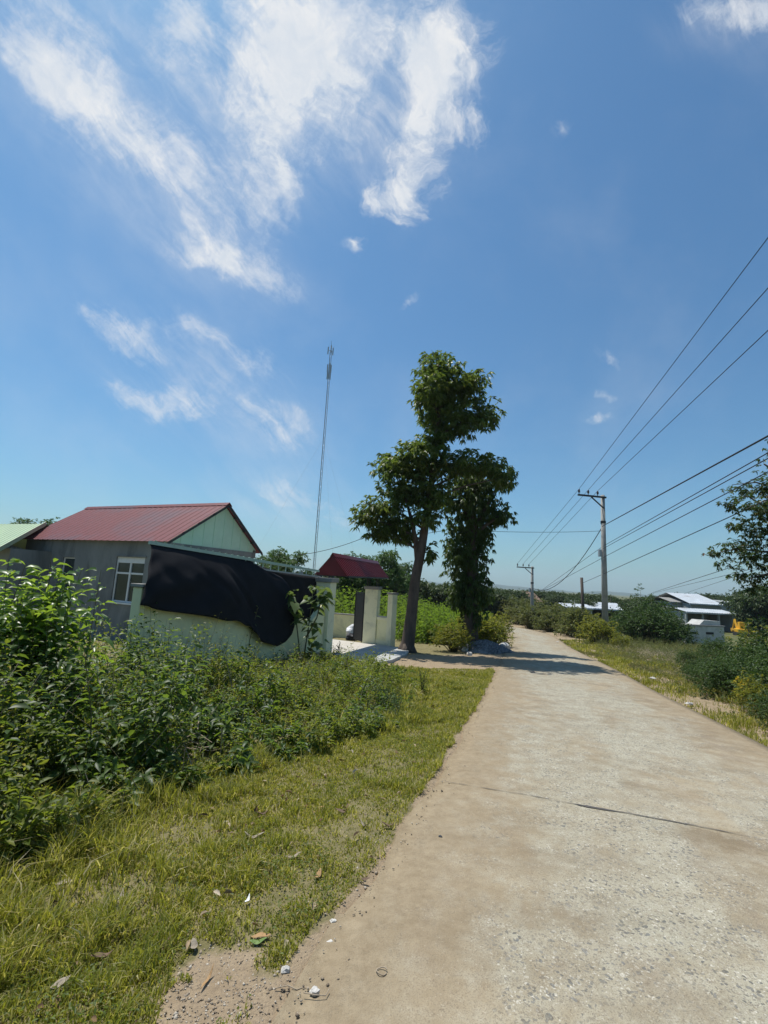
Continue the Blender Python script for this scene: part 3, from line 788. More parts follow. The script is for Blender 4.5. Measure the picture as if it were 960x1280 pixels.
def shrub(name, label, cat, loc, H, nst, K, L, mat, ratio=0.42, spread=0.4, upl=0.4, droop=0.3, lean=0.5, branch=0.3, group=None, lod=1, extra=None, r=0.008):
    """a single plant: several leafy stems from one spot, leaves and stems as parts"""
    t = thing(name, label, cat, loc, 0, group)
    q = rng.normal(0, spread * 0.35 if nst > 9 else .006, (nst, 3)); q[:, 2] = 0
    hs = H * rng.uniform(0.6, 1.05, nst)
    p = weeds(q, hs, K, L, ratio, lean, upl, droop, r, 0.12, lod, branch)
    link('foliage', np_mesh('foliage', p[0][0], p[0][1], mat), t)
    link('stem', np_mesh('stem', p[1][0], p[1][1], M['stem']), t)
    return t

def spot(px, py, y):
    P = at(px, py, y); return (P[0], y, float(ter(P[0], y)))

shrub('leafy_bush', 'big glossy bright green leafy bush in front of the grey house wall', 'bush', spot(20, 780, 5.0), 1.80, 54, 38, 0.27, M['leaf_big'], 0.42, 0.8, 0.3, 0.5, 0.24, 0.24)
shrub('leafy_bush', 'broad leaved bush at the left edge below the glossy bush', 'bush', spot(-45, 900, 4.2), 1.15, 34, 30, 0.15, M['leaf_weed2'], 0.45, 1.3, 0.3, 0.35, 0.5, 0.3)
shrub('weed_plant', 'low dark weed with large pointed leaves at the left edge of the grass', 'weed', spot(20, 1060, 2.95), 0.42, 9, 11, 0.13, M['leaf_weed'], 0.45, 0.5, 0.25, 0.3, 0.5, 0.25)
shrub('weed_plant', 'wide bushy weed filling the gap between the glossy bush and the wall post', 'weed', spot(140, 800, 8.8), 0.95, 26, 34, 0.11, M['leaf_weed'], 0.44, 1.4, 0.35, 0.3, 0.5, 0.4)
shrub('weed_plant', 'tall feathery weed rising against the pale wall', 'weed', spot(278, 800, 7.6), 0.95, 6, 40, 0.05, M['leaf_weed'], 0.4, 0.25, 0.5, 0.2, 0.2, 0.25)
shrub('weed_plant', 'tall round leaved weed just below the black net', 'weed', spot(268, 815, 7.0), 0.98, 7, 22, 0.11, M['leaf_yellow'], 0.5, 0.3, 0.4, 0.2, 0.25, 0.3)
shrub('weed_plant', 'dark bushy weed standing alone near the verge end', 'weed', spot(487, 905, 7.0), 0.44, 12, 44, 0.045, M['leaf_dark'], 0.45, 0.35, 0.3, 0.25, 0.45, 0.4)
shrub('weed_plant', 'upright leafy weed at the corner of the dirt track', 'weed', spot(527, 870, 8.6), 0.5, 9, 34, 0.05, M['leaf_weed'], 0.45, 0.25, 0.4, 0.2, 0.3, 0.3)
shrub('weed_plant', 'tall pale weed stem before the boundary wall foot', 'weed', spot(318, 800, 8.6), 1.0, 5, 30, 0.08, M['leaf_weed'], 0.4, 0.25, 0.5, 0.25, 0.2, 0.25)
shrub('rosette_sapling', 'slim sapling with a rosette of narrow leaves before the net', 'sapling', spot(306, 830, 9.6), 1.75, 3, 26, 0.20, M['leaf_heart'], 0.28, 0.15, 0.35, 0.5, 0.12, 0.05, r=0.012)

def heart_sapling():
    t = thing('sapling', 'young sapling with drooping heart shaped leaves before the boundary wall', 'sapling', spot(374, 830, 11.2))
    o = np.array(t.location)
    stems = MB(); P = []; A = []; L = []
    for pts, spots in (
        ([(375, 832), (373, 800), (369, 765), (366, 742)], [(366, 742), (370, 757), (362, 762), (372, 778)]),
        ([(378, 832), (384, 795), (389, 760), (392, 732)], [(392, 735), (388, 748), (396, 760), (386, 775), (394, 782), (390, 795), (398, 806), (388, 812)]),
        ([(366, 832), (360, 810), (352, 795)], [(350, 792), (358, 798), (345, 800), (354, 806)]),
        ([(384, 795), (396, 772), (404, 742)], [(404, 742), (408, 748), (400, 752)])):
        yy = 11.2 + rng.uniform(-0.3, 0.3)
        stems.tube([at(px, py, yy) - o for px, py in pts], [0.022 - 0.005 * i for i in range(len(pts))], 6)
        for px, py in spots:
            for k in range(7):
                P.append(at(px + rng.normal(0, 2.5), py + rng.normal(0, 4), yy + rng.normal(0, 0.1)) - o)
                th = rng.uniform(0, 2 * PI); A.append((math.cos(th), math.sin(th), rng.uniform(-0.9, 0.3))); L.append(rng.uniform(0.13, 0.27))
    n = len(P); P = np.array(P); A = np.array(A); L = np.array(L)
    # heart-shaped blade: base lobes wider than the tip
    A = unit(A); Sd = unit(np.cross(A, unit(np.array([0, 0, 1.0]) + rng.normal(0, 0.3, (n, 3))))); N2 = np.cross(Sd, A)
    def pt(t_, s, up): return P + A * (L * t_)[:, None] + Sd * (L * s)[:, None] + N2 * (L * up)[:, None] + np.array([0, 0, -1.0]) * (L * 0.25 * t_ * t_)[:, None]
    V = np.stack([pt(0.08, 0, 0), pt(-0.06, .2, .03), pt(.12, .42, .09), pt(.42, .40, .08), pt(.78, .18, .03), pt(1.05, 0, 0), pt(.78, -.18, .03), pt(.42, -.4, .08), pt(.12, -.42, .09), pt(-.06, -.2, .03), pt(.45, 0, 0)], 1)
    tri = np.array([[10, 0, 1], [10, 1, 2], [10, 2, 3], [10, 3, 4], [10, 4, 5], [10, 5, 6], [10, 6, 7], [10, 7, 8], [10, 8, 9], [10, 9, 0]])
    link('foliage', np_mesh('foliage', V.reshape(-1, 3), (np.arange(n)[:, None, None] * 11 + tri).reshape(-1, 3), M['leaf_heart']), t)
    stems.build('stem', M['stem'], t, smooth=True)
heart_sapling()

def dead_branches(name, label, loc, n, L, rad, up=0.35, mat='twig', cat='branches'):
    mb = MB()
    for i in range(n):
        a = rng.uniform(0, 2 * PI); l = L * rng.uniform(0.5, 1.1)
        p = np.array([rng.normal(0, rad), rng.normal(0, rad), 0.02 + abs(rng.normal(0, 0.08))])
        d = unit(np.array([math.cos(a), math.sin(a), rng.uniform(-0.05, up)]))
        q = p + d * l * 0.5 + rng.normal(0, 0.03, 3); e = p + d * l + rng.normal(0, 0.05, 3); e[2] = max(e[2], 0.01)
        mb.tube([p, q, e], [0.006, 0.005, 0.002], 5)
    o = mb.build(name, M[mat]); o.location = loc
    return tag(o, label, cat)
P = on(225, 962)
dead_branches('dead_branch_pile', 'heap of dry pale twigs at the front of the weeds', (P[0] - 0.05, P[1] + 0.2, P[2]), 34, 0.42, 0.11, 0.5)

# ------------------------------------------------------------------ trees
def tree_trunk(mb, pts, rads, n=12):
    mb.tube(pts, rads, n)

def crown_leaves(blobs, nclust, kleaf, L, W, droop=0.6, shell=0.5, outer=0.5, lod=0, rr=None, down=-0.15):
    """blobs: (centre, radii) lists; leaf whorls fill each blob, looser towards its rim"""
    r_ = rr or rng
    Ps = []; As = []; Ns = []; Ls = []
    for c, rad in blobs:
        n = max(3, int(nclust * (rad[0] * rad[2] * rad[1]) ** (2 / 3)))
        d = rdir(n, r_); q = r_.uniform(0, 1, n) ** shell
        lum = 0.72 + 0.5 * r_.uniform(0, 1, n)
        C = np.asarray(c) + d * np.asarray(rad) * (q * lum)[:, None]
        for k in range(kleaf):
            th = r_.uniform(0, 2 * PI, n)
            a = np.stack([np.cos(th), np.sin(th), r_.normal(down, 0.45, n)], -1) + d * outer
            Ps.append(C + rdir(n, r_) * L * 0.25); As.append(a)
            Ns.append(np.array([0, 0, 1.0]) + r_.normal(0, 0.5, (n, 3)))
            Ls.append(L * r_.uniform(0.6, 1.2, n))
    P = np.concatenate(Ps); A = np.concatenate(As); N = unit(np.concatenate(Ns)); l = np.concatenate(Ls)
    return leaf_geo(P, A, N, l, l * W, droop, 0.2, lod)

def blob(px, py, rx, ry, y, dy=0.0, deep=1.0):
    c = at(px, py, y + dy); k = (y + dy) / FPX
    return (c, (rx * k, (rx * 0.5 + ry * 0.5) * k * deep, ry * k))

def big_tree():
    Y = 16.7
    o = on(509, 815); t = thing('roadside_tree', 'tall broad leaved tree by the gate with a bare dark trunk', 'tree', o)
    W = lambda px, py, dy=0.0: at(px, py, Y + dy) - o
    tr = MB()
    tr.tube([W(505, 826), W(509, 812), W(514, 770), W(519, 725), W(526, 690), W(531, 660), W(537, 620), W(543, 575), W(548, 530), W(549, 490), W(548, 455)],
            [0.30, 0.25, 0.205, 0.18, 0.17, 0.145, 0.125, 0.105, 0.085, 0.06, 0.025], 14)
    tr.tube([W(522, 700), W(519, 672), W(514, 648), W(506, 620)], [0.11, 0.085, 0.07, 0.03], 9)
    for k in range(5):                                       # root flare
        a = k * 1.3 + 0.4; d = np.array([math.cos(a), math.sin(a), 0])
        tr.tube([W(509, 806) + d * 0.12, W(509, 815) + d * 0.28 + np.array([0, 0, .02]), W(509, 822) + d * 0.5 - np.array([0, 0, .1])], [0.13, 0.09, 0.04], 8)
    tk = tr.build('trunk', M['bark'], t, smooth=True)
    bl = [(548, 462, 30, 25, 0), (536, 492, 24, 30, -.5), (562, 492, 34, 30, .3), (592, 482, 20, 24, 0), (605, 518, 24, 20, .2), (572, 528, 36, 20, 0), (545, 520, 22, 24, .6),
          (545, 552, 20, 22, 0), (520, 566, 30, 20, -.4), (495, 585, 30, 16, 0), (488, 577, 18, 12, .5), (535, 585, 40, 18, .3), (575, 578, 34, 18, -.2), (610, 582, 26, 14, .2), (628, 597, 16, 12, 0),
          (505, 612, 36, 20, .2), (540, 618, 30, 24, 0), (476, 634, 34, 12, -.3), (460, 648, 22, 14, 0), (492, 655, 32, 17, .4), (530, 645, 20, 14, -.6), (478, 668, 24, 9, 0), (510, 672, 16, 10, .3), (538, 690, 6, 14, -.2)]
    lb = MB()
    for px, py, rx, ry, dy in bl:
        # limb from the trunk to each leaf mass
        ty = min(max(py + 28, 465), 690)
        tx = np.interp(ty, [455, 530, 575, 620, 660, 690], [548, 548, 543, 537, 531, 526])
        a = W(tx, ty); b = W(px, py, dy); m_ = (a + b) / 2 + np.array([0, 0, 0.12])
        lb.tube([a, m_, b], [0.055, 0.035, 0.012], 6)
    lb.build('limb', M['bark'], t, smooth=True)
    B = [blob(px, py, rx, ry, Y, dy, 1.5) for px, py, rx, ry, dy in bl]
    B = [(c - o, r_) for c, r_ in B]
    v, f_ = crown_leaves(B, 235, 9, 0.195, 0.40, 0.5, 0.55, 0.5, 0)
    link('crown', np_mesh('crown', v, f_, M['leaf_tree']), t)
big_tree()

def vine_tree():
    Y = 19.0
    g = at(588, 800, Y); o = np.array([g[0], Y, float(ter(g[0], Y))])
    t = thing('roadside_tree', 'dark tree wrapped in hanging vines beside the gravel heap', 'tree', o)
    W = lambda px, py, dy=0.0: at(px, py, Y + dy) - o
    tr = MB(); tr.tube([np.array([0, 0, -0.1]), W(588, 770), W(590, 720), W(588, 660), W(590, 610), W(600, 585)], [0.36, 0.28, 0.24, 0.2, 0.14, 0.05], 12)
    for px, py in ((620, 610), (632, 640), (570, 600), (625, 600)):
        tr.tube([W(589, 670), W((589 + px) / 2, (660 + py) / 2 + 4), W(px, py)], [0.1, 0.07, 0.02], 7)
    tr.build('trunk', M['bark'], t, smooth=True)
    bl = [(585, 600, 30, 18, 0), (605, 605, 28, 20, .5), (575, 625, 28, 26, -.4), (600, 632, 26, 26, 0), (630, 645, 15, 10, 0), (618, 640, 18, 20, .3), (580, 662, 26, 26, 0), (600, 668, 20, 24, .3), (573, 690, 22, 24, -.3),
          (592, 698, 22, 24, 0), (578, 720, 22, 20, .2), (592, 732, 22, 22, -.2), (574, 742, 18, 14, 0), (588, 758, 22, 16, 0), (606, 745, 10, 12, .3), (590, 775, 16, 16, 0), (634, 600, 12, 14, 0), (638, 588, 8, 8, 0)]
    B = [blob(px, py, rx, ry, Y, dy, 1.0) for px, py, rx, ry, dy in bl]
    B = [(c - o, r_) for c, r_ in B]
    v, f_ = crown_leaves(B, 250, 9, 0.15, 0.5, 0.75, 0.45, 0.4, 0, down=-0.45)
    link('crown', np_mesh('crown', v, f_, M['leaf_vine']), t)
vine_tree()

def right_tree():
    Y = 12.5
    g = at(1010, 820, Y); o = np.array([g[0], Y, float(ter(g[0], Y))])
    t = thing('roadside_tree', 'tree at the right edge with thin reddish leaved boughs', 'tree', o)
    W = lambda px, py, dy=0.0: at(px, py, Y + dy) - o
    tr = MB(); tr.tube([np.array([0, 0, -0.1]), W(1008, 780), W(1004, 720), W(1000, 660), W(990, 600), W(985, 545)], [0.2, 0.16, 0.14, 0.12, 0.08, 0.03], 10)
    for pts in (((1002, 700), (960, 690), (920, 686), (884, 694)), ((1000, 670), (965, 640), (935, 620), (905, 632)), ((998, 650), (970, 610), (945, 603), (915, 606)), ((1004, 720), (970, 715), (940, 722), (935, 740)), ((992, 620), (970, 590), (955, 580))):
        tr.tube([W(*p) for p in pts], [0.05, 0.035, 0.02, 0.008][:len(pts)], 6)
    tr.build('trunk', M['bark'], t, smooth=True)
    bl = [(955, 610, 26, 14, 0), (925, 612, 18, 10, .3), (912, 628, 12, 10, 0), (940, 632, 28, 16, -.3), (965, 640, 30, 24, 0), (925, 655, 18, 12, .2), (950, 668, 30, 18, 0), (920, 682, 26, 9, 0), (894, 692, 14, 7, 0), (902, 703, 12, 7, .2),
          (940, 695, 26, 14, -.2), (965, 700, 28, 22, 0), (928, 716, 18, 10, .2), (950, 728, 22, 12, 0), (940, 738, 10, 8, 0), (985, 600, 40, 40, 0), (1000, 660, 45, 45, 0), (1000, 720, 40, 30, .2), (990, 560, 30, 30, 0)]
    B = [blob(px, py, rx, ry, Y, dy, 1.1) for px, py, rx, ry, dy in bl]
    B = [(c - o, r_) for c, r_ in B]
    v, f_ = crown_leaves(B, 330, 7, 0.11, 0.42, 0.4, 0.6, 0.5, 0)
    link('crown', np_mesh('crown', v, f_, M['leaf_bough']), t)
right_tree()

def proto_tree(H, R, nb, ncl, L, mat, seed, trunk=0.12, low=0.35, group=None, label='', name='tree', wide=1.0, k=7):
    rr = np.random.default_rng(seed)
    t = thing(name, label, 'tree', (0, 0, 0), 0, group)
    tr = MB(); bend = rr.normal(0, 0.25, 2)
    tr.tube([(0, 0, -0.2), (bend[0] * .3, bend[1] * .3, H * .3), (bend[0], bend[1], H * .6), (bend[0] * .8, bend[1] * .8, H * .9)], [trunk, trunk * .8, trunk * .5, trunk * .15], 8)
    B = []
    for i in range(nb):
        a = rr.uniform(0, 2 * PI); z = H * rr.uniform(low, 0.95); w = R * math.sqrt(max(0.08, 1 - ((z / H - 0.58) / 0.5) ** 2)) * rr.uniform(0.3, 0.85)
        c = np.array([bend[0] * .8 + math.cos(a) * w, bend[1] * .8 + math.sin(a) * w, z])
        rad = R * rr.uniform(0.3, 0.5); B.append((c, (rad * wide, rad * wide, rad * 0.72)))
        tr.tube([(bend[0] * .6, bend[1] * .6, z * .7), c], [trunk * .3, trunk * .08], 5)
    tr.build('trunk', M['bark'], t, smooth=True)
    v, f_ = crown_leaves(B, ncl, k, L, 0.45, 0.4, 0.5, 0.5, 0, rr)
    link('crown', np_mesh('crown', v, f_, mat), t)
    return t

# trees behind the house and the gate, far tree line: one of each kind, then copies
FAR_LABELS = 'dark green tree in the far tree line beyond the road bend'
protoA = proto_tree(6.5, 3.0, 22, 40, 0.40, M['leaf_far'], 11, 0.22, 0.12, None, 'a', 'far_tree', 1.15, 6)
protoB = proto_tree(5.0, 3.2, 20, 40, 0.40, M['leaf_far'], 12, 0.2, 0.1, None, 'b', 'far_tree', 1.3, 6)
protoC = proto_tree(6.5, 2.1, 22, 120, 0.22, M['leaf_mid'], 13, 0.12, 0.3, None, 'c', 'yard_tree', 1.0, 6)
used = {id(protoA): 0, id(protoB): 0, id(protoC): 0}
def put(proto, px, y, htop_py, label, group=None, name=None, H=None):
    """stand a copy of a tree y metres ahead in direction px so that its top reaches htop_py"""
    P = at(px, 740, y); z = float(ter(P[0], y)); top = at(px, htop_py, y)[2]
    base = {id(protoA): 6.5, id(protoB): 5.0, id(protoC): 6.5}[id(proto)]
    sc = max(0.15, (top - z) / (base * 1.04))
    if used[id(proto)] == 0:
        o = proto; o.location = (P[0], y, z - 0.05); o.scale = (sc, sc, sc); o['label'] = label
        if group: o['group'] = group
    else:
        o = dup(proto, (P[0], y, z - 0.05), rng.uniform(0, 6.28), sc, label, group)
    used[id(proto)] += 1
    return o
put(protoC, 352, 26, 682, 'round leafy tree showing above the metal canopy frame')
put(protoC, 335, 30, 690, 'paler tree crown just right of the green gable')
put(protoC, 440, 30, 688, 'thin treetop peeking over the red gate roof')
put(protoC, 487, 31, 684, 'blue green tree between the gate roof and the tall trunk')
put(protoC, 505, 36, 700, 'smaller tree half hidden behind the tall bare trunk')
put(protoC, 460, 36, 694, 'slender tree behind the ridge of the gate roof')
put(protoC, 42, 36, 644, 'open crowned tree behind the dark green roof at far left')
put(protoC, 12, 40, 655, 'small treetop beside the steel water tank')
gl = 'far trees beyond the bend'
for i in range(64):
    px = 530 + i * 4.9 + rng.uniform(-4, 4); y = rng.uniform(66, 130)
    top = np.interp(px, [530, 600, 625, 640, 660, 700, 740, 790, 850], [732, 735, 733, 736, 739, 738, 742, 745, 746]) + rng.uniform(-2, 7)
    put(protoA if i % 2 else protoB, px, y, top, FAR_LABELS, gl)
for px, y, top, lb in ((627, 88, 736, 'dark rounded tree at the far end of the road'), (668, 95, 737, 'tall dark tree just behind the second utility pole'), (596, 70, 733, 'tree seen through the gap beside the vine covered tree'), (742, 120, 745, 'round tree beside the leaning post in the distance')):
    put(protoB, px, y, top, lb)
gl2 = 'trees behind the far sheds'
for i in range(44):
    px = 780 + i * 7 + rng.uniform(-6, 6)
    top = np.interp(px, [780, 800, 880, 930, 960, 1080], [752, 747, 738, 742, 732, 730]) + rng.uniform(-2, 6)
    put(protoA if i % 2 else protoB, px, rng.uniform(110, 160), top, 'dark tree in the belt behind the far sheds on the right', gl2)
for px, y, top in ((515, 52, 722), (533, 50, 731), (552, 54, 729), (572, 50, 727), (592, 56, 731), (612, 58, 735), (500, 48, 716), (478, 50, 712)):
    put(protoB, px, y, top, 'dark tree beyond the green crop field', 'trees beyond the crop field')
put(protoB, 942, 62, 738, 'dark green tree to the right of the yellow machine')
put(protoB, 968, 56, 733, 'large dark tree beyond the reddish boughs at right')
for i in range(14):
    px = -60 + i * 40
    put(protoB, px, rng.uniform(90, 130), 700 + rng.uniform(0, 8) + (px / 960) * 20, 'far tree hidden mostly behind the houses', 'trees behind the houses')

# ------------------------------------------------------------------ roadside shrubs
def shrub_proto(name, cat, label, H, R, nb, ncl, L, mat, seed, ratio=0.45, loose=0.5, droop=0.3, k=6):
    """rounded bush: leaf whorls in overlapping clumps on a few stems, with an uneven outline"""
    rr = np.random.default_rng(seed)
    t = thing(name, label, cat, (0, 0, 0))
    st = MB(); B = []
    for i in range(nb):
        a = i * 2.4 + rr.uniform(-.4, .4); q = math.sqrt((i + .5) / nb); w = R * .78 * q
        z = H * (.80 - .52 * q * q + rr.uniform(-.16, .16)); rad = R * rr.uniform(.24, .42)
        c = np.array([math.cos(a) * w, math.sin(a) * w, max(z, .2 * H)]); B.append((c, (rad, rad, rad * .85)))
        st.tube([(c[0] * .12, c[1] * .12, -.05), c * [.55, .55, .6], c], [.02 * H, .012 * H, .004], 5)
        if rr.uniform() < .5:                                # a sprig standing out of the outline
            e = c + unit(c + np.array([0, 0, .5 * H])) * rad * 1.3; B.append((e, (rad * .3, rad * .3, rad * .45))); st.tube([c, e], [.008, .003], 4)
    st.build('stem', M['stem'], t, smooth=True)
    v, f_ = crown_leaves(B, ncl, k, L, ratio, droop, loose, .5, 0, rr, .15)
    link('foliage', np_mesh('foliage', v, f_, M[mat]), t)
    return t
def row(proto, items, group=None):
    """place copies of a shrub: (px, y, height scale, label)"""
    for i, (px, y, s, lb) in enumerate(items):
        P = at(px, 760, y); loc = (P[0], y, float(ter(P[0], y)) - 0.02)
        if i == 0:
            proto.location = loc; proto.scale = (s, s, s); proto['label'] = lb
            if group: proto['group'] = group
        else: dup(proto, loc, rng.uniform(0, 6.28), s, lb, group)
sy = shrub_proto('roadside_shrub', 'shrub', 'a', 1.6, 1.15, 22, 260, 0.11, 'leaf_yellow', 31)
row(sy, [(745, 27.0, 1.05, 'rounded yellow green shrub just left of the near utility pole')])
o = dup(sy, spot(775, 760, 24.5)[:3], 1.0, 0.5, 'low yellowish shrub just right of the near utility pole')
o = dup(sy, spot(602, 760, 20.5)[:3], 2.0, 1.0, 'yellow green shrub above the gravel heap at the left road edge')
o = dup(sy, spot(618, 760, 21.0)[:3], 2.6, 0.7, 'low yellow shrub between the gravel heap and the road')
o = dup(sy, spot(568, 760, 17.8)[:3], 3.3, 0.72, 'bushy yellow green weeds behind the dirt track')
o = dup(sy, spot(622, 760, 29.0)[:3], 4.3, 0.9, 'shrub at the left of the road before the bend')
o = dup(sy, spot(945, 760, 8.6)[:3], 0.5, 0.42, 'bright yellow green shrub below the dark thicket on the right')
o = dup(sy, spot(958, 760, 15.5)[:3], 0.9, 0.95, 'sunlit lime green shrub at the right edge')
ss = shrub_proto('scrub_bush', 'bush', 'b', 1.35, 1.15, 18, 170, 0.14, 'leaf_scrub', 32, loose=.6)
rowlab = 'dull green bush in the row along the right road edge'
items = []
for px in range(640, 735, 8):
    items.append((px + rng.uniform(-3, 3), np.interp(px, [640, 735], [50, 31]) + rng.uniform(-1, 3), rng.uniform(1.0, 1.5), rowlab))
row(ss, items, 'bushes along the right road edge')
for px, y, s in ((640, 56, 1.8), (655, 58, 1.7), (672, 56, 1.8), (690, 52, 1.6), (705, 48, 1.6), (618, 60, 1.8), (600, 58, 1.7), (720, 46, 1.4), (760, 40, 1.0), (735, 44, 1.3), (770, 50, 1.1)):
    dup(ss, spot(px, 760, y), rng.uniform(0, 6), s, 'taller scrub bush in the belt behind the roadside bushes', 'scrub belt behind the roadside bushes')
sd = shrub_proto('dark_bush', 'bush', 'c', 1.4, 1.25, 26, 330, 0.085, 'leaf_dark', 33, loose=.55)
row(sd, [(912, 10.4, 0.62, 'dark leafy thicket at the right with a shadowed hollow')])
dup(sd, spot(962, 760, 10.5), 1.2, 0.8, 'dark green bush behind the yellow flowers at the right edge')
dup(sd, spot(880, 760, 12.5), 2.2, 0.5, 'dark bush on the left side of the right hand thicket')
dup(sd, spot(930, 760, 14.0), 3.2, 0.68, 'mid green bush at the back of the right hand thicket')
dup(sd, spot(1000, 760, 9.0), 4.2, 0.9, 'leafy bush partly cut by the right edge of the picture')
dup(sd, spot(896, 760, 19.5), 5.2, 0.72, 'bush growing up in front of the white tomb')
dup(sd, spot(858, 760, 17.0), 0.2, 0.42, 'low green bush in front of the left end of the tomb')
dup(sd, spot(975, 760, 7.4), 0.7, 0.45, 'low green weeds by the right road edge')
for px, y, s, lb in ((818, 33, 1.75, 'wide dark green bush cluster in the middle of the right field'), (796, 34, 1.55, 'dark bush at the left of the wide cluster in the field'), (838, 34, 1.4, 'dark bush at the right of the wide cluster in the field'), (808, 35, 2.2, 'taller sprig topped bush behind the wide cluster')):
    dup(sd, spot(px, 760, y), rng.uniform(0, 6), s, lb)
for px, y, s_, lb in ((890, 11.4, .5, 'small dark bush at the road side foot of the right hand thicket'), (942, 12.2, .85, 'rounded dark bush between the thicket hollow and the lime shrub'), (908, 15.5, .5, 'low bush just below the tomb on the right'), (990, 11.8, 1.15, 'tall dark bush under the reddish boughs'), (866, 14.2, .36, 'smallest bush on the verge left of the right hand thicket')):
    dup(sd, spot(px, 760, y), rng.uniform(0, 6), s_, lb)
# scrub stuff: brushwood, low growth and debris on the right
def rscrub(x, y):
    dl, dr = road_d(x, y)
    return np.where((dr < -1.4 - 1.0 * fbm(x, y, 0.5, 3)) & (dr > -14), 0.35 + 0.65 * sstep(fbm(x, y, 0.7, 61), 0.4, 0.6), 0)
Pr = scatter(2300, 6, 26, 6.5, 34, rscrub, False)
pr = weeds(Pr, rng.uniform(0.15, 0.5, len(Pr)) * (0.6 + fbm(Pr[:, 0], Pr[:, 1], 0.5, 9)), 26, 0.075, 0.42, 0.6, 0.3, 0.3, 0.004, 0.1, 0, 0.5)
Pr2 = scatter(14000, 5, 26, 6, 34, rscrub, False)
bv, bt = blades(Pr2, rng.uniform(0.06, 0.3, len(Pr2)), 0.012 + 0 * Pr2[:, 0], 0.7)
mass('scrub_undergrowth', pr + [(bv, bt, 2)], [M['leaf_scrub'], M['stem'], M['blade_dry']], 'low scrub and dry weeds covering the field right of the road', 'scrub')
Pr = scatter(700, 7, 20, 9, 28, lambda x, y: np.where((road_d(x, y)[1] < -2.2), 1.0 - sstep(np.hypot((x - 12) / 3.2, (y - 19) / 6.5), 0.5, 1.2), 0), False)
a_ = rng.uniform(0, 2 * PI, len(Pr)); l_ = rng.uniform(0.25, 0.9, len(Pr))
d_ = np.column_stack([np.cos(a_) * l_, np.sin(a_) * l_, rng.uniform(0.0, 0.35, len(Pr)) * l_])
sv, stt = stem_geo(Pr + [0, 0, .03], Pr + [0, 0, .06] + d_ * .5, Pr + [0, 0, .03] + d_, 0.014, 0.006)
mass('brushwood', [(sv, stt, 0)], [M['twig']], 'scattered brown cut brushwood on the field behind the near pole', 'brushwood')

# yellow flowers at the right edge
P = spot(930, 848, 9.2)
t = thing('flowering_weed', 'weed with pale yellow blossoms in the right hand thicket', 'weed', P)
q = rng.normal(0, 0.07, (13, 3)) + np.array([0, 0, 0.55]); q[:, 2] = 0.50 + rng.normal(0, 0.05, 13)
v, f_ = leaf_geo(np.repeat(q, 5, 0), rdir(65), rdir(65), 0.05, 0.045, 0.2, 0.2, 0)
link('blossom', np_mesh('blossom', v, f_, M['flower_yellow']), t)
p_ = weeds(rng.normal(0, 0.06, (8, 3)) * [1, 1, 0], rng.uniform(0.4, 0.6, 8), 16, 0.08, branch=0.2)
link('foliage', np_mesh('foliage', p_[0][0], p_[0][1], M['leaf_dark']), t); link('stem', np_mesh('stem', p_[1][0], p_[1][1], M['stem']), t)
P = on(912, 868)
dead_branches('dead_branch_pile', 'pale dead twigs at the foot of the right hand thicket', (P[0], P[1] + 0.2, P[2]), 40, 0.8, 0.25, 0.45)

# crop field and tall growth behind the gate and left of the road
def crop_ok(x, y):
    fx = (x - PIL[0]) * FU[0] + (y - PIL[1]) * FU[1]
    dl, _ = road_d(x, y)
    lim = np.where(y < 40, dl < -1.0, x < 4)
    return np.where((fx > 8.6) & lim & ((x > 1.0) | (y > 23)), 1.0, 0.0)
Pk = scatter(1500, -7, 8.5, 20.0, 42, crop_ok, True)
hk = 2.2 * rng.uniform(0.75, 1.15, len(Pk)) * np.interp(Pk[:, 0], [0, 3, 6], [1.0, 0.8, 0.62]) * np.interp(Pk[:, 1], [20, 23], [0.55, 1])
pk = weeds(Pk, hk, 26, 0.34, 0.2, 0.3, 0.5, 0.7, 0.012, 0.05, 0, 0.15)
Pk2 = scatter(900, -2, 8.0, 19.0, 30, crop_ok, True)
pk2 = weeds(Pk2, rng.uniform(0.4, 1.1, len(Pk2)), 26, 0.14, 0.35, 0.4, 0.4, 0.4, 0.006, 0.05, 0, 0.3)
mass('crop_field', pk + pk2, [M['leaf_crop'], M['stem']], 'bright green tall crop growing behind the gate and the tall trunk', 'crop')

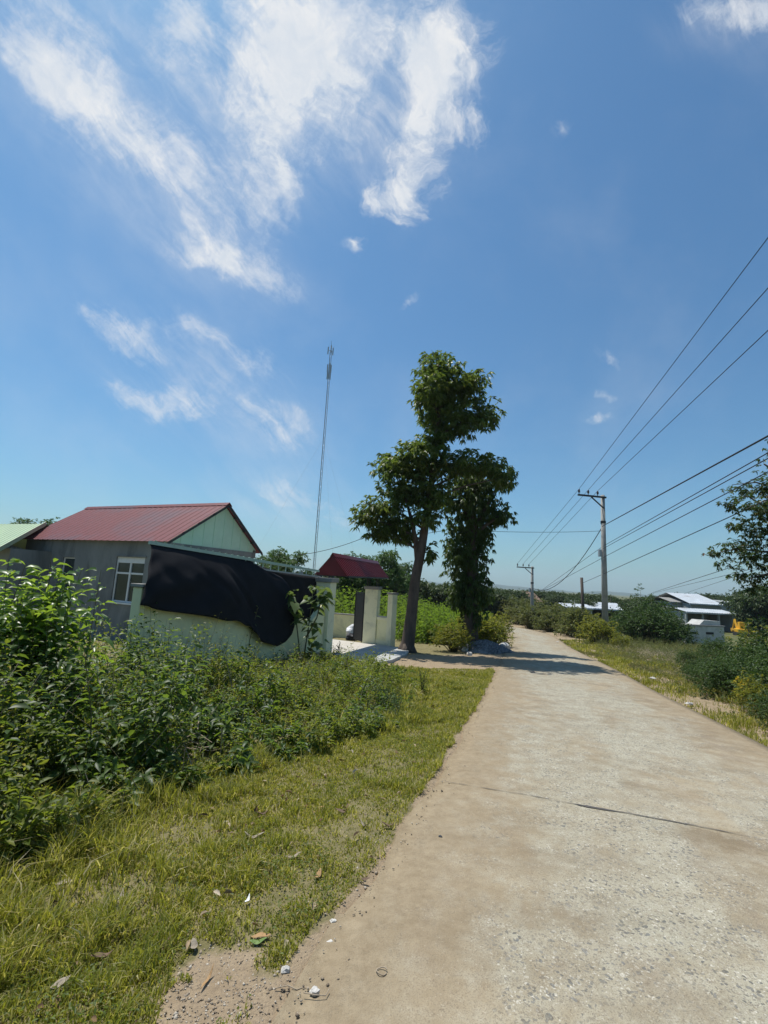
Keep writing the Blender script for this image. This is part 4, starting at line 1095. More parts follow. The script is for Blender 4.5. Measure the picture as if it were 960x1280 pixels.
# ------------------------------------------------------------------ the grey house
def house():
    a = math.radians(25); u = np.array([math.sin(a), math.cos(a), 0]); v = np.array([-math.cos(a), math.sin(a), 0]); Z = np.array([0, 0, 1.0])
    zE = 2.50
    d = ray(210, 677); RC = CAM + d * ((zE - EYE) / d[2])                  # near right corner of the roof at the eave
    pk = plane_hit(287, 630, RC, v); far = plane_hit(329, 690, RC, v)
    s_pk, z_pk = (pk - RC) @ u, pk[2]; s_far = (far - RC) @ u
    Lr = (plane_hit(22, 677, RC, u) - RC) @ v
    OV = 0.20
    base = RC + u * OV + v * OV; zg = float(ter(base[0], base[1])) - 0.3
    o = np.array([base[0], base[1], zg]); t = thing('house', 'small grey rendered house with a maroon metal gable roof', 'house', o)
    def q(s, l, z): return RC * [1, 1, 0] + u * s + v * l + Z * z - o * [1, 1, 0] - Z * o[2]
    rise = (z_pk - zE) / s_pk
    zw = lambda s: zE + rise * s - 0.05 if s < s_pk else z_pk - (z_pk - zE) * (s - s_pk) / (s_far - s_pk) - 0.05
    th = 0.15; s0, s1, l0, l1 = OV, s_far - OV, OV, Lr - 0.2
    # window openings on the near long wall, measured on its plane
    WP = RC + u * OV
    def wall_xy(px, py):
        h = plane_hit(px, py, WP, u); return (h - RC) @ v, h[2]
    wins = []
    for (pxa, pya, pxb, pyb) in ((142, 697, 178, 752), (76, 697, 91, 735), (27, 699, 47, 735)):
        la, zt = wall_xy((pxa + pxb) / 2 + (pxb - pxa) / 2, pya); lb, zb = wall_xy(pxa, pyb)
        lm = wall_xy(pxb, (pya + pyb) / 2)[0]; ln = wall_xy(pxa, (pya + pyb) / 2)[0]
        wins.append((min(lm, ln), max(lm, ln), zb, zt))
    wins.sort()
    w = MB()
    # near wall as piers and spandrels round the openings
    zt_w = zw(s0); cur = l0
    for (a0, a1, z0, z1) in wins:
        w.obox(q(s0, cur, zg), v * (a0 - cur), u * th, Z * (zt_w - zg))
        w.obox(q(s0, a0, zg), v * (a1 - a0), u * th, Z * (z0 - zg)); w.obox(q(s0, a0, z1), v * (a1 - a0), u * th, Z * (zt_w - z1)); cur = a1
    w.obox(q(s0, cur, zg), v * (l1 - cur), u * th, Z * (zt_w - zg))
    w.obox(q(s1 - th, l0, zg), v * (l1 - l0), u * th, Z * (zt_w - zg))
    for l in (l0, l1 - th):
        w.obox(q(s0 + th, l, zg), u * (s1 - s0 - 2 * th), v * th, Z * (zE - zg))
    wo = w.build('wall', M['plaster_grey'], t)
    # gable panel with vertical siding ribs, and the far gable
    g_ = MB()
    g_.prism([q(s0, l0 + .02, zE + .0), q(s1, l0 + .02, zE + .0), q(s1, l0 + .02, zw(s1)), q(s_pk, l0 + .02, zw(s_pk - 1e-6)), q(s0, l0 + .02, zw(s0))], v * 0.1)
    for k in range(1, 9):
        s = s0 + (s1 - s0) * k / 9; g_.obox(q(s, l0 + .003, zE), u * .035, v * .017, Z * (zw(s) - zE - 0.03))
    g_.build('gable_panel', M['siding'], t)
    gb = MB(); gb.prism([q(s0, l1 - .1, zE), q(s1, l1 - .1, zE), q(s1, l1 - .1, zw(s1)), q(s_pk, l1 - .1, zw(s_pk - 1e-6)), q(s0, l1 - .1, zw(s0))], v * 0.1); gb.build('gable_panel', M['siding'], t)
    r1 = corrugated(q(0, 0, zE), v * Lr, q(s_pk, 0, z_pk) - q(0, 0, zE), 0.30, 0.014, name='roof', m=M['roof_red'], parent=t)
    r2 = corrugated(q(s_far, 0, zE), v * Lr, q(s_pk, 0, z_pk) - q(s_far, 0, zE), 0.30, 0.014, name='roof', m=M['roof_red'], parent=t)
    rc = MB()
    e1 = unit(q(0, 0, zE) - q(s_pk, 0, z_pk)); e2 = unit(q(s_far, 0, zE) - q(s_pk, 0, z_pk))
    up = Z * 0.035
    rc.prism([q(s_pk, -0.01, z_pk) + up + e1 * .18, q(s_pk, -0.01, z_pk) + up * 1.6, q(s_pk, -0.01, z_pk) + up + e2 * .18, q(s_pk, -0.01, z_pk) + up * .9], v * (Lr + .02))
    rc.build('ridge_cap', M['roof_red'], r1)
    fb = MB()                                                            # dark barge boards under the gable edge
    fb.bar(q(0.0, .02, zE - .07), q(s_pk, .02, z_pk - .07), .03, .06); fb.bar(q(s_far, .02, zE - .07), q(s_pk, .02, z_pk - .07), .03, .06)
    fb.build('barge_board', M['dark_steel'], t)
    pu = MB()
    for k in (0.25, 0.5, 0.75):
        for (sa, za, sb, zb_) in ((0, zE, s_pk, z_pk), (s_far, zE, s_pk, z_pk)):
            pu.bar(q(sa + (sb - sa) * k, .05, za + (zb_ - za) * k - .05), q(sa + (sb - sa) * k, l0 + .1, za + (zb_ - za) * k - .05), .05)
    pu.build('purlin', M['dark_steel'], t)
    # windows
    for i, (a0, a1, z0, z1) in enumerate(wins):
        zs = z0; fr = MB(); D = 0.04
        if i == 0:
            f0 = 0.05; c = (a0 + a1) / 2; ht = z1 - (z1 - z0) * 0.13; zt = z1 - (z1 - z0) * 0.36
            fr.obox(q(s0 + D, a0, z0), v * f0, u * .06, Z * (z1 - z0)); fr.obox(q(s0 + D, a1 - f0, z0), v * f0, u * .06, Z * (z1 - z0))
            fr.obox(q(s0 + D + .002, a0 + f0, ht), v * (a1 - a0 - 2 * f0), u * .05, Z * (z1 - ht))
            fr.obox(q(s0 + D + .002, a0 + f0, z0), v * (a1 - a0 - 2 * f0), u * .056, Z * f0)
            fr.obox(q(s0 + D + .002, a0 + f0, zt - .03), v * (a1 - a0 - 2 * f0), u * .056, Z * .06)
            fr.obox(q(s0 + D - .004, c - .035, z0 + f0), v * .07, u * .05, Z * (ht - z0 - f0))
            fo = fr.build('window', M['white_frame'], t, bevel=.004)
            for (b0, b1, y0, y1) in ((a0 + f0, c - .035, z0 + f0, zt - .03), (c + .035, a1 - f0, z0 + f0, zt - .03), (a0 + f0, c - .035, zt + .03, ht), (c + .035, a1 - f0, zt + .03, ht)):
                p_ = MB(); p_.obox(q(s0 + D + .03, b0, y0), v * (b1 - b0), u * .006, Z * (y1 - y0)); p_.build('pane', M['glass'], fo)
            sl = MB(); sl.obox(q(s0 - .06, a0 - .05, z0 - .05), v * (a1 - a0 + .1), u * .15, Z * .048); sl.build('sill', M['white_frame'], fo)
            hd = MB(); hd.obox(q(s0 - .03, a0 - .06, z1 + .003), v * (a1 - a0 + .12), u * .1, Z * .05); hd.build('head', M['plaster_grey'], fo)
        else:
            f0 = 0.035
            fr.obox(q(s0 + D, a0, z0), v * f0, u * .05, Z * (z1 - z0)); fr.obox(q(s0 + D, a1 - f0, z0), v * f0, u * .05, Z * (z1 - z0)); fr.obox(q(s0 + D + .002, a0 + f0, z1 - f0), v * (a1 - a0 - 2 * f0), u * .05, Z * f0)
            fr.obox(q(s0 + D + .002, a0 + f0, z0), v * (a1 - a0 - 2 * f0), u * .05, Z * f0)
            fo = fr.build('window', M['white_frame'] if i == 1 else M['plaster_grey'], t)
            p_ = MB(); p_.obox(q(s0 + D + .03, a0 + f0, z0 + f0), v * (a1 - a0 - 2 * f0), u * .006, Z * (z1 - z0 - 2 * f0)); p_.build('pane', M['glass'], fo)
    return dict(u=u, v=v, RC=RC, zE=zE, s_far=s_far, s_pk=s_pk, Lr=Lr)
HS = house()

def neighbour():
    # pale green roofed house to the left of the grey one, seen past its end
    a = math.radians(25); u = np.array([math.sin(a), math.cos(a), 0]); v = np.array([-math.cos(a), math.sin(a), 0]); Z = np.array([0, 0, 1.0])
    Y = 15.5
    c = at(22, 679, Y); zt = at(57, 655, Y + 2.6)[2]
    g = float(ter(c[0], c[1])) - 0.3; o = np.array([c[0], c[1], g]); t = thing('house', 'neighbouring house with a light green metal roof at the left edge', 'house', o)
    e = c - o; top = at(57, 655, Y + 2.6) - o
    s = top - e
    A = e + np.array([0, 0, -0.10]) + u * -0.5 - np.array([0, 0, .17])
    r = corrugated(A, v * 7.0, s + u * .5 + Z * .27, 0.25, 0.02, name='roof', m=M['lightgreen_roof'], parent=t)
    s2 = np.array([u[0] * 3.2, u[1] * 3.2, -s[2]])
    corrugated(A + s + u * .5 + Z * .27 + s2, v * 7.0, -s2, 0.25, 0.02, name='roof', m=M['lightgreen_roof'], parent=t)
    w = MB(); w.obox(np.array([e[0], e[1], 0]) + v * 0.35 , v * 6.2, u * 0.15, Z * (e[2] - 0.18)); w.obox(np.array([e[0], e[1], 0]) + v * 0.35 + u * .15, u * 4.6, v * .15, Z * (e[2] - .18))
    w.build('wall', M['plaster_grey'], t)
    b = MB(); b.bar(A + v * -.02 + Z * .02, A + s + u * .5 + Z * .27 + v * -.02 + Z * .02, .03, .16); b.build('barge_board', M['lightgreen_roof'], t)
    # darker house behind it
    Y2 = 24.0; p0 = at(17, 668, Y2); p1 = at(60, 668, Y2); zt = at(30, 656, Y2)[2]
    g = float(ter(p0[0], Y2)) - .3; o = np.array([p0[0], Y2, g]); t = thing('house', 'flat topped dark green roofed building behind the light green roof', 'house', o)
    w = MB(); w.obox((0, 0, 0), (3.0, 0, 0), (0, 3.0, 0), (0, 0, p0[2] - g - .4)); w.build('wall', M['plaster_grey'], t)
    h = zt - p0[2] + .5
    rf = MB(); zb = p0[2] - g - .4
    rf.prism([(-.25, -.2, zb), (3.2, -.2, zb), (3.1, .3, zb + h), (.0, .3, zb + h)], (0, 3.2, 0)); rf.build('roof', M['darkgreen_roof'], t)
    # tank on a flat roof further left
    Y3 = 22.5; c = at(3, 668, Y3); g = float(ter(c[0], Y3)); o = np.array([c[0] - .7, Y3, c[2] - .36])
    t2 = thing('house', 'flat roofed dark block carrying the steel water tank at the far left', 'house', (o[0] - .6, Y3, g - .3))
    w = MB(); w.obox((-2.4, -.6, 0), (3.3, 0, 0), (0, 2.2, 0), (0, 0, o[2] - g + .3 - .12)); w.build('wall', M['plaster_grey'], t2)
    w = MB(); w.obox((-2.5, -.7, o[2] - g + .3 - .12), (3.5, 0, 0), (0, 2.4, 0), (0, 0, .119)); w.build('roof', M['cement'], t2)
    t3 = thing('water_tank', 'shiny horizontal steel water tank on the flat roof', 'water tank', o)
    b = MB(); pr = [(0.02, -.75), (.2, -.73), (.33, -.66), (.36, -.6)] + [(.36 + (.012 if k % 2 else 0), -.6 + k * .1) for k in range(1, 12)] + [(.36, .6), (.33, .66), (.2, .73), (.02, .75)]
    vs = MB(); vs.lathe((0, 0, 0), pr, 20)
    vs.v = [(z, y, x + .42) for x, y, z in vs.v]
    vs.build('body', M['steel_tank'], t3, smooth=True)
    for x in (-.4, .4):
        l = MB(); l.obox((x - .04, -.3, 0), (.08, 0, 0), (0, .6, 0), (0, 0, .12)); l.build('cradle', M['dark_steel'], t3)
neighbour()

# ------------------------------------------------------------------ boundary wall, net, canopy, gate
Zv = np.array([0, 0, 1.0])
CORNER_S = float((plane_hit(171, 770, PIL, FN) - PIL) @ FU)                                          # the wall's near end, along the fence from the gate pillar
def FP(s, n=0.0, z=0.0):
    p = PIL + FU * s + FN * n
    return np.array([p[0], p[1], float(slope(p[1])) + z])

GU = unit(np.array([math.sin(math.radians(13.3)), math.cos(math.radians(13.3)), 0.0])); GN = np.array([GU[1], -GU[0], 0.0])
def GP(s, n=0.0, z=0.0):
    p = PIL + GU * s + GN * n
    return np.array([p[0], p[1], float(slope(p[1])) + z])
def gpt(px, py, n):
    return plane_hit(px, py, PIL + GN * n, GN)

def boundary_wall():
    o = FP(CORNER_S); t = thing('boundary_wall', 'pale green boundary wall with a corner post below the black net', 'wall', o)
    w = MB(); N = 24; xs = np.linspace(CORNER_S + .12, -0.02, N + 1)
    def top(s): return 1.40 - .4 * (s - CORNER_S) / -CORNER_S + 0.66 * sstep(s, -1.0, 0.1) ** 1.3
    for a, b in zip(xs[:-1], xs[1:]):
        p = [FP(a, 0, -.3), FP(b, 0, -.3), FP(b, -.14, -.3), FP(a, -.14, -.3)]
        q = [FP(a, 0, top(a)), FP(b, 0, top(b)), FP(b, -.14, top(b)), FP(a, -.14, top(a))]
        n = len(w.v); w.v += [tuple(x - o) for x in p + q]
        w.f += [(n, n + 1, n + 5, n + 4), (n + 3, n + 2, n + 6, n + 7)[::-1], (n + 4, n + 5, n + 6, n + 7)]
        if a == xs[0]: w.f.append((n, n + 4, n + 7, n + 3))
        if b == xs[-1]: w.f.append((n + 1, n + 2, n + 6, n + 5))
    w.build('panel', M['wall_green'], t)
    b = MB(); p = FP(CORNER_S + .12, .03, -.3) - o; b.obox(p, FU * (-CORNER_S - .17) + Zv * (FP(0)[2] - FP(CORNER_S + .17)[2]), FN * -.027, Zv * .55); b.build('plinth', M['cement'], t)
    ps = MB(); ps.obox(FP(CORNER_S, .03, -.3) - o, FU * .12, FN * -.17, Zv * 1.95); ps.build('post', M['wall_green'], t, bevel=.01)
    cp = MB(); cp.obox(FP(CORNER_S - .03, .06, 1.652) - o, FU * .18, FN * -.23, Zv * .05); cp.build('cap', M['cement'], t, bevel=.008)
boundary_wall()

FN2 = np.array([FN[0], FN[1], 0])
def cpt(px, py, n):
    """point on the vertical plane parallel to the fence, n metres to its road side"""
    return plane_hit(px, py, PIL + FN * n, FN)

def canopy():
    A = cpt(187, 678, -.25); B = cpt(396, 713.5, -.25)
    o = np.array([A[0], A[1], A[2] - 2.4]); t = thing('carport_canopy', 'low metal canopy with a pale green edge beam joined to the house', 'canopy', o)
    bm = MB(); bm.bar(A - o, B + (B - A) * .02 - o, .05, .055); bm.build('edge_beam', M['green_metal'], t)
    C = cpt(305, 709, -.25); D = cpt(400, 721, -.25)
    b2 = MB(); b2.bar(C - o, D - o, .035, .035); b2.build('lower_rail', M['grey_metal'], t)
    for px in (308, 319, 330, 340, 350, 359, 369, 377, 385, 393):
        f_ = (px - 305) / 95; top = A + (B - A) * ((cpt(px, 690, -.25) - A) @ FU / ((B - A) @ FU)); low = C + (D - C) * ((cpt(px, 690, -.25) - C) @ FU / ((D - C) @ FU))
        m_ = MB(); m_.bar(low + Zv * .018 - o, top - Zv * .028 - o, .022); m_.build('upright', M['green_metal'], t)
    hc = HS['RC'] + HS['u'] * .2 + HS['v'] * .34; bk = np.array([hc[0] - A[0], hc[1] - A[1], -.16])
    corrugated(A - o + Zv * .03 + FU * .02, (B - A) * .50, bk, .2, .018, name='roof_sheet', m=M['green_metal'], parent=t)
    for s, nn in ((CORNER_S + 1.0, -.5), (-3.0, -.5), (-.6, -.5), (-3.2, -2.6)):
        p = FP(s, nn, 0.0); zt = A[2] + (B[2] - A[2]) * ((p - A) @ FU) / ((B - A) @ FU) - .06 - (.22 if nn < -1 else 0.02)
        m_ = MB(); m_.bar(p - Zv * .1 - o, np.array([p[0], p[1], zt]) - o, .06); m_.build('post', M['grey_metal'], t)
canopy()

def net(name, label, top, bot, n_top, n_bot, nx=60, ny=26, sag=.10, seed=3, out_at=0.55):
    """cloth hung between a top line and a bottom line given as pixel tracks on planes by the fence"""
    tx = np.array(top, float); bx = np.array(bot, float)
    tt = np.linspace(0, 1, len(tx)); tb = np.linspace(0, 1, len(bx))
    V = []
    for j in range(ny + 1):
        f_ = j / ny
        for i in range(nx + 1):
            e = i / nx
            a = cpt(np.interp(e, tt, tx[:, 0]), np.interp(e, tt, tx[:, 1]), n_top); b = cpt(np.interp(e, tb, bx[:, 0]), np.interp(e, tb, bx[:, 1]), n_bot)
            b = b + Zv * (vnoise(e * 17, 1, 1, seed + 7) - .5) * .07
            p = a * (1 - f_) + b * f_
            wv = (vnoise(e * 9 + f_ * 3.0, f_ * 1.5, 1, seed) - .5) * .15 * sstep(f_, 0, .5) + (vnoise(e * 16 - f_ * 4, f_ * 2, 1, seed + 4) - .5) * .05 * math.sin(PI * min(1, f_ * 1.1)) + (vnoise(e * 24 + f_ * 2, f_ * 3, 1, seed + 1) - .5) * .03 * f_
            p = p + FN * (wv + sag * math.sin(PI * f_ ** .7) * 0.6)
            V.append(p)
    o = V[0].copy(); V = np.array(V) - o
    W = nx + 1; T = np.array([(j * W + i, j * W + i + 1, (j + 1) * W + i + 1, (j + 1) * W + i) for j in range(ny) for i in range(nx)])
    ob = link(name, np_mesh(name, V, T, M['net'], smooth=True)); ob.location = o
    s = ob.modifiers.new('thickness', 'SOLIDIFY'); s.thickness = .006
    return tag(ob, label, 'net')
net('shade_net', 'large black shade net hung from the canopy beam over the wall', [(187, 680), (230, 686.5), (270, 693), (310, 700), (352, 722)], [(172, 758), (190, 761), (240, 767), (275, 773), (300, 778), (312, 784), (322, 795), (334, 806), (346, 810), (356, 804), (366, 790), (372, 770)], -.27, .14, sag=.17)
net('shade_net', 'smaller dark net panel between the canopy rail and the gate pillar', [(300, 700), (340, 712), (372, 718), (402, 723)], [(330, 788), (352, 786), (372, 778), (398, 770)], -.36, -.22, nx=30, ny=14, sag=.05, seed=9)

def gate():
    o = GP(0.25, -.25); t = thing('gateway', 'gateway with two square pale green pillars under a small dark red roof', 'gate', o)
    s2 = float((gnd(455, 806) - PIL) @ GU)                          # far pillar
    PW = .52
    zp1 = gpt(412, 728, -.0)[2]; zp2 = gpt(465, 737, 0.0)[2]
    for s, zt in ((0.0, zp1), (s2, zp2)):
        b = GP(s, .1, 0); m_ = MB(); m_.obox(np.array([b[0], b[1], b[2] - .3]) - o, GU * PW, GN * -PW, Zv * (zt - b[2] + .3))
        po = m_.build('pillar', M['pillar_green'], t, bevel=.012)
        c = MB(); b = GP(s - .05, .15, 0); c.obox(np.array([b[0], b[1], zt + .002]) - o, GU * (PW + .1), GN * -(PW + .1), Zv * .12); c.build('cap', M['cement'], po, bevel=.01)
    # roof: two ribbed slopes along the gate with closed gable ends
    apx = gpt(415.5, 693, -.2); n0 = -.2
    half = .52; rise = .62
    sA = float((apx - PIL) @ GU); sB = s2 + PW + .42; zr = apx[2]
    zrB = gpt(476, 704, -.2)[2]
    P = lambda s, n, z: (lambda b: np.array([b[0], b[1], z + (zrB - zr) * (s - sA) / (sB - sA)]) - o)(GP(s, n))
    A0, A1 = P(sA, n0, zr), P(sB, n0, zr)
    E0, E1 = P(sA, n0 + half, zr - rise), P(sB, n0 + half, zr - rise); I0, I1 = P(sA, n0 - half, zr - rise), P(sB, n0 - half, zr - rise)
    rf = corrugated(E0, E1 - E0, A0 - E0, .2, .02, name='roof', m=M['roof_red2'], parent=t)
    corrugated(I0, I1 - I0, A0 - I0, .2, .02, name='roof', m=M['roof_red2'], parent=t)
    rc = MB(); e1 = unit(E0 - A0); e2 = unit(I0 - A0); up = Zv * .03
    rc.prism([A0 + up + e1 * .12, A0 + up * 1.8, A0 + up + e2 * .12, A0 + up * .8], A1 - A0); rc.build('ridge_cap', M['roof_red2'], rf)
    for a, b, c, d in ((A0, E0, I0, .03), (A1, E1, I1, -.05)):
        ge = MB(); ge.prism([a + GU * d - Zv * .03, b + GU * d - Zv * .01, c + GU * d - Zv * .01], GU * .02)
        ge.build('gable_board', M['roof_red2'], t)
    for n in (.3, -.66):
        bm = MB(); bm.bar(P(sA + .1, n, zr - rise - .02), P(sB - .1, n, zr - rise - .02), .05); bm.build('roof_beam', M['dark_steel'], t)
    for s, zt in ((0.08, zp1), (PW - .1, zp1), (s2 + .08, zp2), (s2 + PW - .1, zp2)):
        for n in (.02, -.36):
            q = P(s, n, zr - rise - .02); b = GP(s, n)
            pr = MB(); pr.bar(np.array([b[0], b[1], zt + .124]) - o, q, .05); pr.build('prop', M['dark_steel'], t)
    # gate leaf swung inwards from the far pillar
    h = GP(s2 + .06, -.46, 0.08)
    d = unit(np.array([-.34, .30, 0])); tip = plane_hit(445, 770, h, np.array([GU[0], GU[1], 0]))
    d = unit((at(445.5, 770, h[1] + .55) - h) * np.array([1, 1, 0])); ln = .78
    z1 = gpt(450, 741, -.3)[2] - h[2]
    lf = MB(); lf.bar(h - o + Zv * .02, h - o + Zv * z1, .05); lf.bar(h + d * ln - o + Zv * .02, h + d * ln - o + Zv * z1, .05)
    lf.bar(h - o + Zv * .06 + d * .026, h + d * (ln - .026) - o + Zv * .06, .04, .05); lf.bar(h - o + Zv * (z1 - .03) + d * .026, h + d * (ln - .026) - o + Zv * (z1 - .03), .04, .05)
    lf.obox(h - o + Zv * .09 + d * .03, d * (ln - .06), np.array([-d[1], d[0], 0]) * .012, Zv * (z1 - .15))
    lo = lf.build('gate_leaf', M['black_iron'], t)
    bt = MB(); q = h + d * ln * .85 - o; bt.tube([q + Zv * .1, q - Zv * .06], .015, 6); bt.build('drop_bolt', M['black_iron'], lo)
    # short wall splayed to the right of the far pillar, ending in a post
    a0 = GP(s2 + .06, .102)[:2]; e0 = gnd(483, 809)[:2]; o2 = np.array([a0[0], a0[1], float(slope(a0[1]))])
    t2 = thing('boundary_wall', 'short pale wall with a raised panel and end post beside the tree', 'wall', o2)
    sd = unit(np.array([e0[0] - a0[0], e0[1] - a0[1], 0])); sn = np.array([sd[1], -sd[0], 0]); Lw = float(np.hypot(*(e0 - a0)))
    zP = at(489, 743, e0[1])[2] - o2[2]; zW = at(482, 772, (a0[1] + e0[1]) / 2)[2] - o2[2]
    w = MB(); w.obox(-Zv * .3, sd * Lw, sn * -.14, Zv * (zW + .3)); w.build('panel', M['wall_green'], t2)
    for z_, h_ in ((zW - .10, .095), (-.1, .34)):
        w = MB(); w.obox(sd * .003 + sn * .035 + Zv * z_, sd * (Lw - .006), sn * -.033, Zv * h_); w.build('border', M['pillar_green'], t2)
    w = MB(); w.obox(sd * Lw + sn * .06 - Zv * .3, sd * .26, sn * -.26, Zv * (zP + .3)); w.build('post', M['pillar_green'], t2, bevel=.01)
    w = MB(); w.obox(sd * (Lw - .03) + sn * .09 + Zv * (zP + .002), sd * .32, sn * -.32, Zv * .07); w.build('cap', M['cement'], t2)
    w = MB(); w.obox(sd * .003 + sn * .012 + Zv * (zW + .002), sd * (Lw - .006), sn * -.17, Zv * .04); w.build('coping', M['white_paint'], t2)
    # inner wall across the yard, seen through the gate
    q0 = at(424, 768, 21.5); zg = float(slope(21.5)); o3 = np.array([q0[0] - 3, 22.2, zg])
    t3 = thing('boundary_wall', 'low pale wall at the back of the yard seen through the gate', 'wall', o3)
    w = MB(); w.obox((0, 0, -.3), (4.4, -1.1, 0), (.04, .14, 0), (0, 0, q0[2] - zg + .3)); w.build('panel', M['wall_green'], t3)
    w = MB(); w.obox((-.01, -.04, q0[2] - zg + .002), (4.42, -1.1, 0), (.05, .2, 0), (0, 0, .05)); w.build('coping', M['cement'], t3)
    return s2, PW
S2, PW = gate()

def slab(name, poly, z_off, m, label, th=.12):
    vs = [np.array([x, y, float(slope(y)) + z_off]) for x, y in poly]
    mb = MB(); mb.prism([v - Zv * th for v in vs], Zv * th)
    o = mb.build(name, m, bevel=.012)
    return tag(o, label, kind='structure')
# fan-shaped concrete apron in front of the gate
def apron():
    pts = [GP(.35, .102)[:2], GP(.2, .9)[:2]] + [gnd(*q)[:2] for q in [(438, 826), (465, 832.5), (490, 828), (508, 820), (512, 814)]] + [gnd(493, 811)[:2], GP(S2 + .1, .105)[:2]]
    slab('gate_apron', pts, .075, M['apron'], 'pale smooth concrete apron in front of the gate')
    j = MB(); a = gnd(470, 810); b = gnd(470, 831)
    yard = [GP(.3, -.62)[:2], GP(.56, .098)[:2], GP(S2 - .03, .098)[:2], GP(S2 + .2, -.62)[:2], GP(S2 + 2.0, -5)[:2], GP(3.0, -6)[:2], GP(.6, -4)[:2]]
    slab('yard_paving', yard, .062, M['yard'], 'sunlit concrete yard behind the gate')
apron()

# things by the gate
def blob_mesh(name, r, m, loc, label, cat, sq=(1, 1, 1), rough=.18, seed=0, sub=3):
    bm = bmesh.new(); bmesh.ops.create_icosphere(bm, subdivisions=sub, radius=r)
    rr = np.random.default_rng(seed); ph = rr.uniform(0, 6, 9)
    for v in bm.verts:
        c = v.co / r
        d = 1 + rough * (math.sin(c.x * 3 + ph[0]) * math.sin(c.y * 4 + ph[1]) + .6 * math.sin(c.z * 6 + ph[2] + c.x * 2) + .35 * math.sin(c.y * 11 + ph[3]) * math.sin(c.z * 9 + c.x * 8 + ph[4]))
        v.co = Vector((v.co.x * d * sq[0], v.co.y * d * sq[1], max(v.co.z * d * sq[2], -r * sq[2] * .55)))
    me = bpy.data.meshes.new(name); bm.to_mesh(me); bm.free(); me.materials.append(m)
    o = link(name, me); o.location = loc
    return tag(o, label, cat)
P = at(440, 782, 20.5); zg = float(slope(20.5)) + .06
blob_mesh('sack', .30, M['white_bag'], (P[0], 20.5, zg + .22), 'full white sack standing inside the gate', 'sack', (.85, .8, 1.25), .16, 1)
blob_mesh('bundle', .2, M['black_iron'], (P[0] + .02, 20.0, zg + .1), 'small dark bundle on the yard floor by the white sack', 'bundle', (1.2, 1, .9), .2, 2)
def bucket():
    P = on(419, 830); t = thing('bucket', 'small blue plastic bucket lying on soil by the gate pillar', 'bucket', (P[0], P[1], P[2]))
    b = MB(); b.lathe((0, 0, 0), [(.10, 0), (.105, .01), (.14, .24), (.15, .245), (.15, .26), (.13, .26), (.095, .02)], 20); b.build('body', M['blue_plastic'], t, smooth=True)
    h = MB(); h.tube([(.148 * math.cos(x), .03 * math.sin(x) - .05 * math.sin(x), .25 + .12 * math.sin(x)) for x in np.linspace(0, PI, 12)], .005, 6); h.build('handle', M['grey_metal'], t)
bucket()
P = on(389, 838)
blob_mesh('plastic_bag', .15, M['white_bag'], (P[0], P[1], P[2] + .07), 'crumpled white plastic bag at the foot of the wall', 'bag', (1.3, 1, .6), .3, 5)
shrub('spiky_plant', 'small spiky green plant at the near gate pillar foot', 'plant', spot(423, 820, 13.4), .42, 6, 5, .3, M['leaf_dark'], .12, .1, .9, .3, .1, .02)

# gravel heap and white stones on the road edge
def gravel():
    o = on(606, 815); R = 1.15
    pts = []
    n = 2600
    a = rng.uniform(0, 2 * PI, n); r_ = np.sqrt(rng.uniform(0, 1, n)) * (1 + .12 * np.sin(a * 3 + 1)) * R
    h = .42 * np.clip(1 - (r_ / R) ** 1.4, 0, 1) + .03 * (vnoise(r_ * np.cos(a), r_ * np.sin(a), 3, 4))
    P = np.stack([r_ * np.cos(a), r_ * np.sin(a) * .75, h], -1)
    s = rng.uniform(.02, .045, n)
    base = np.array([[1, 0, 0], [-1, 0, 0], [0, 1, 0], [0, -1, 0], [0, 0, 1], [0, 0, -1]], float)
    tri = np.array([[0, 2, 4], [2, 1, 4], [1, 3, 4], [3, 0, 4], [2, 0, 5], [1, 2, 5], [3, 1, 5], [0, 3, 5]])
    Q = rng.normal(0, .35, (n, 6, 3)) + base
    V = P[:, None] + Q * s[:, None, None]
    # core mound under the chips
    k = 40; cv = [(0, 0, .40)]; cf = []
    rings = 8
    for i in range(1, rings + 1):
        rr_ = R * 1.02 * i / rings
        for j in range(k):
            aa = 2 * PI * j / k; q = rr_ * (1 + .12 * math.sin(aa * 3 + 1)); cv.append((q * math.cos(aa), q * math.sin(aa) * .75, .42 * max(0, 1 - (i / rings) ** 1.4) - .02 - (.1 if i == rings else 0)))
    ct = [(0, 1 + j, 1 + (j + 1) % k) for j in range(k)]
    for i in range(rings - 1):
        for j in range(k):
            a0 = 1 + i * k + j; a1 = 1 + i * k + (j + 1) % k; ct += [(a0, a0 + k, a1 + k), (a0, a1 + k, a1)]
    Vm, Tm, mi = join([(np.array(cv), np.array(ct), 0), (V.reshape(-1, 3), (np.arange(n)[:, None, None] * 6 + tri).reshape(-1, 3), 0)])
    m = leaf_mat('grey_crushed_stone', G3((.16, .165, .175), (.24, .245, .255), (.34, .34, .34)), 0.0, (0, 0, 0), .85, .2)
    ob = link('gravel_heap', np_mesh('gravel_heap', Vm, Tm, m)); ob.location = o
    tag(ob, 'low heap of grey crushed stone at the left road edge', 'gravel heap')
gravel()
for px, py, r_, lb, sd in ((630, 811, .24, 'whitewashed stone at the road side end of the gravel heap', 3), (625, 804, .17, 'smaller white stone on top of the gravel heap edge', 4), (581, 812, .13, 'white stone at the left end of the gravel heap', 6), (587, 817, .10, 'small pale stone beside the dirt track before the gravel', 7)):
    P = on(px, py + 3); blob_mesh('stone', r_, M['white_paint'] if r_ > .12 else M['stone_white'], (P[0], P[1], P[2] + r_ * .45), lb, 'stone', (1, .9, .9), .22, sd, 2)

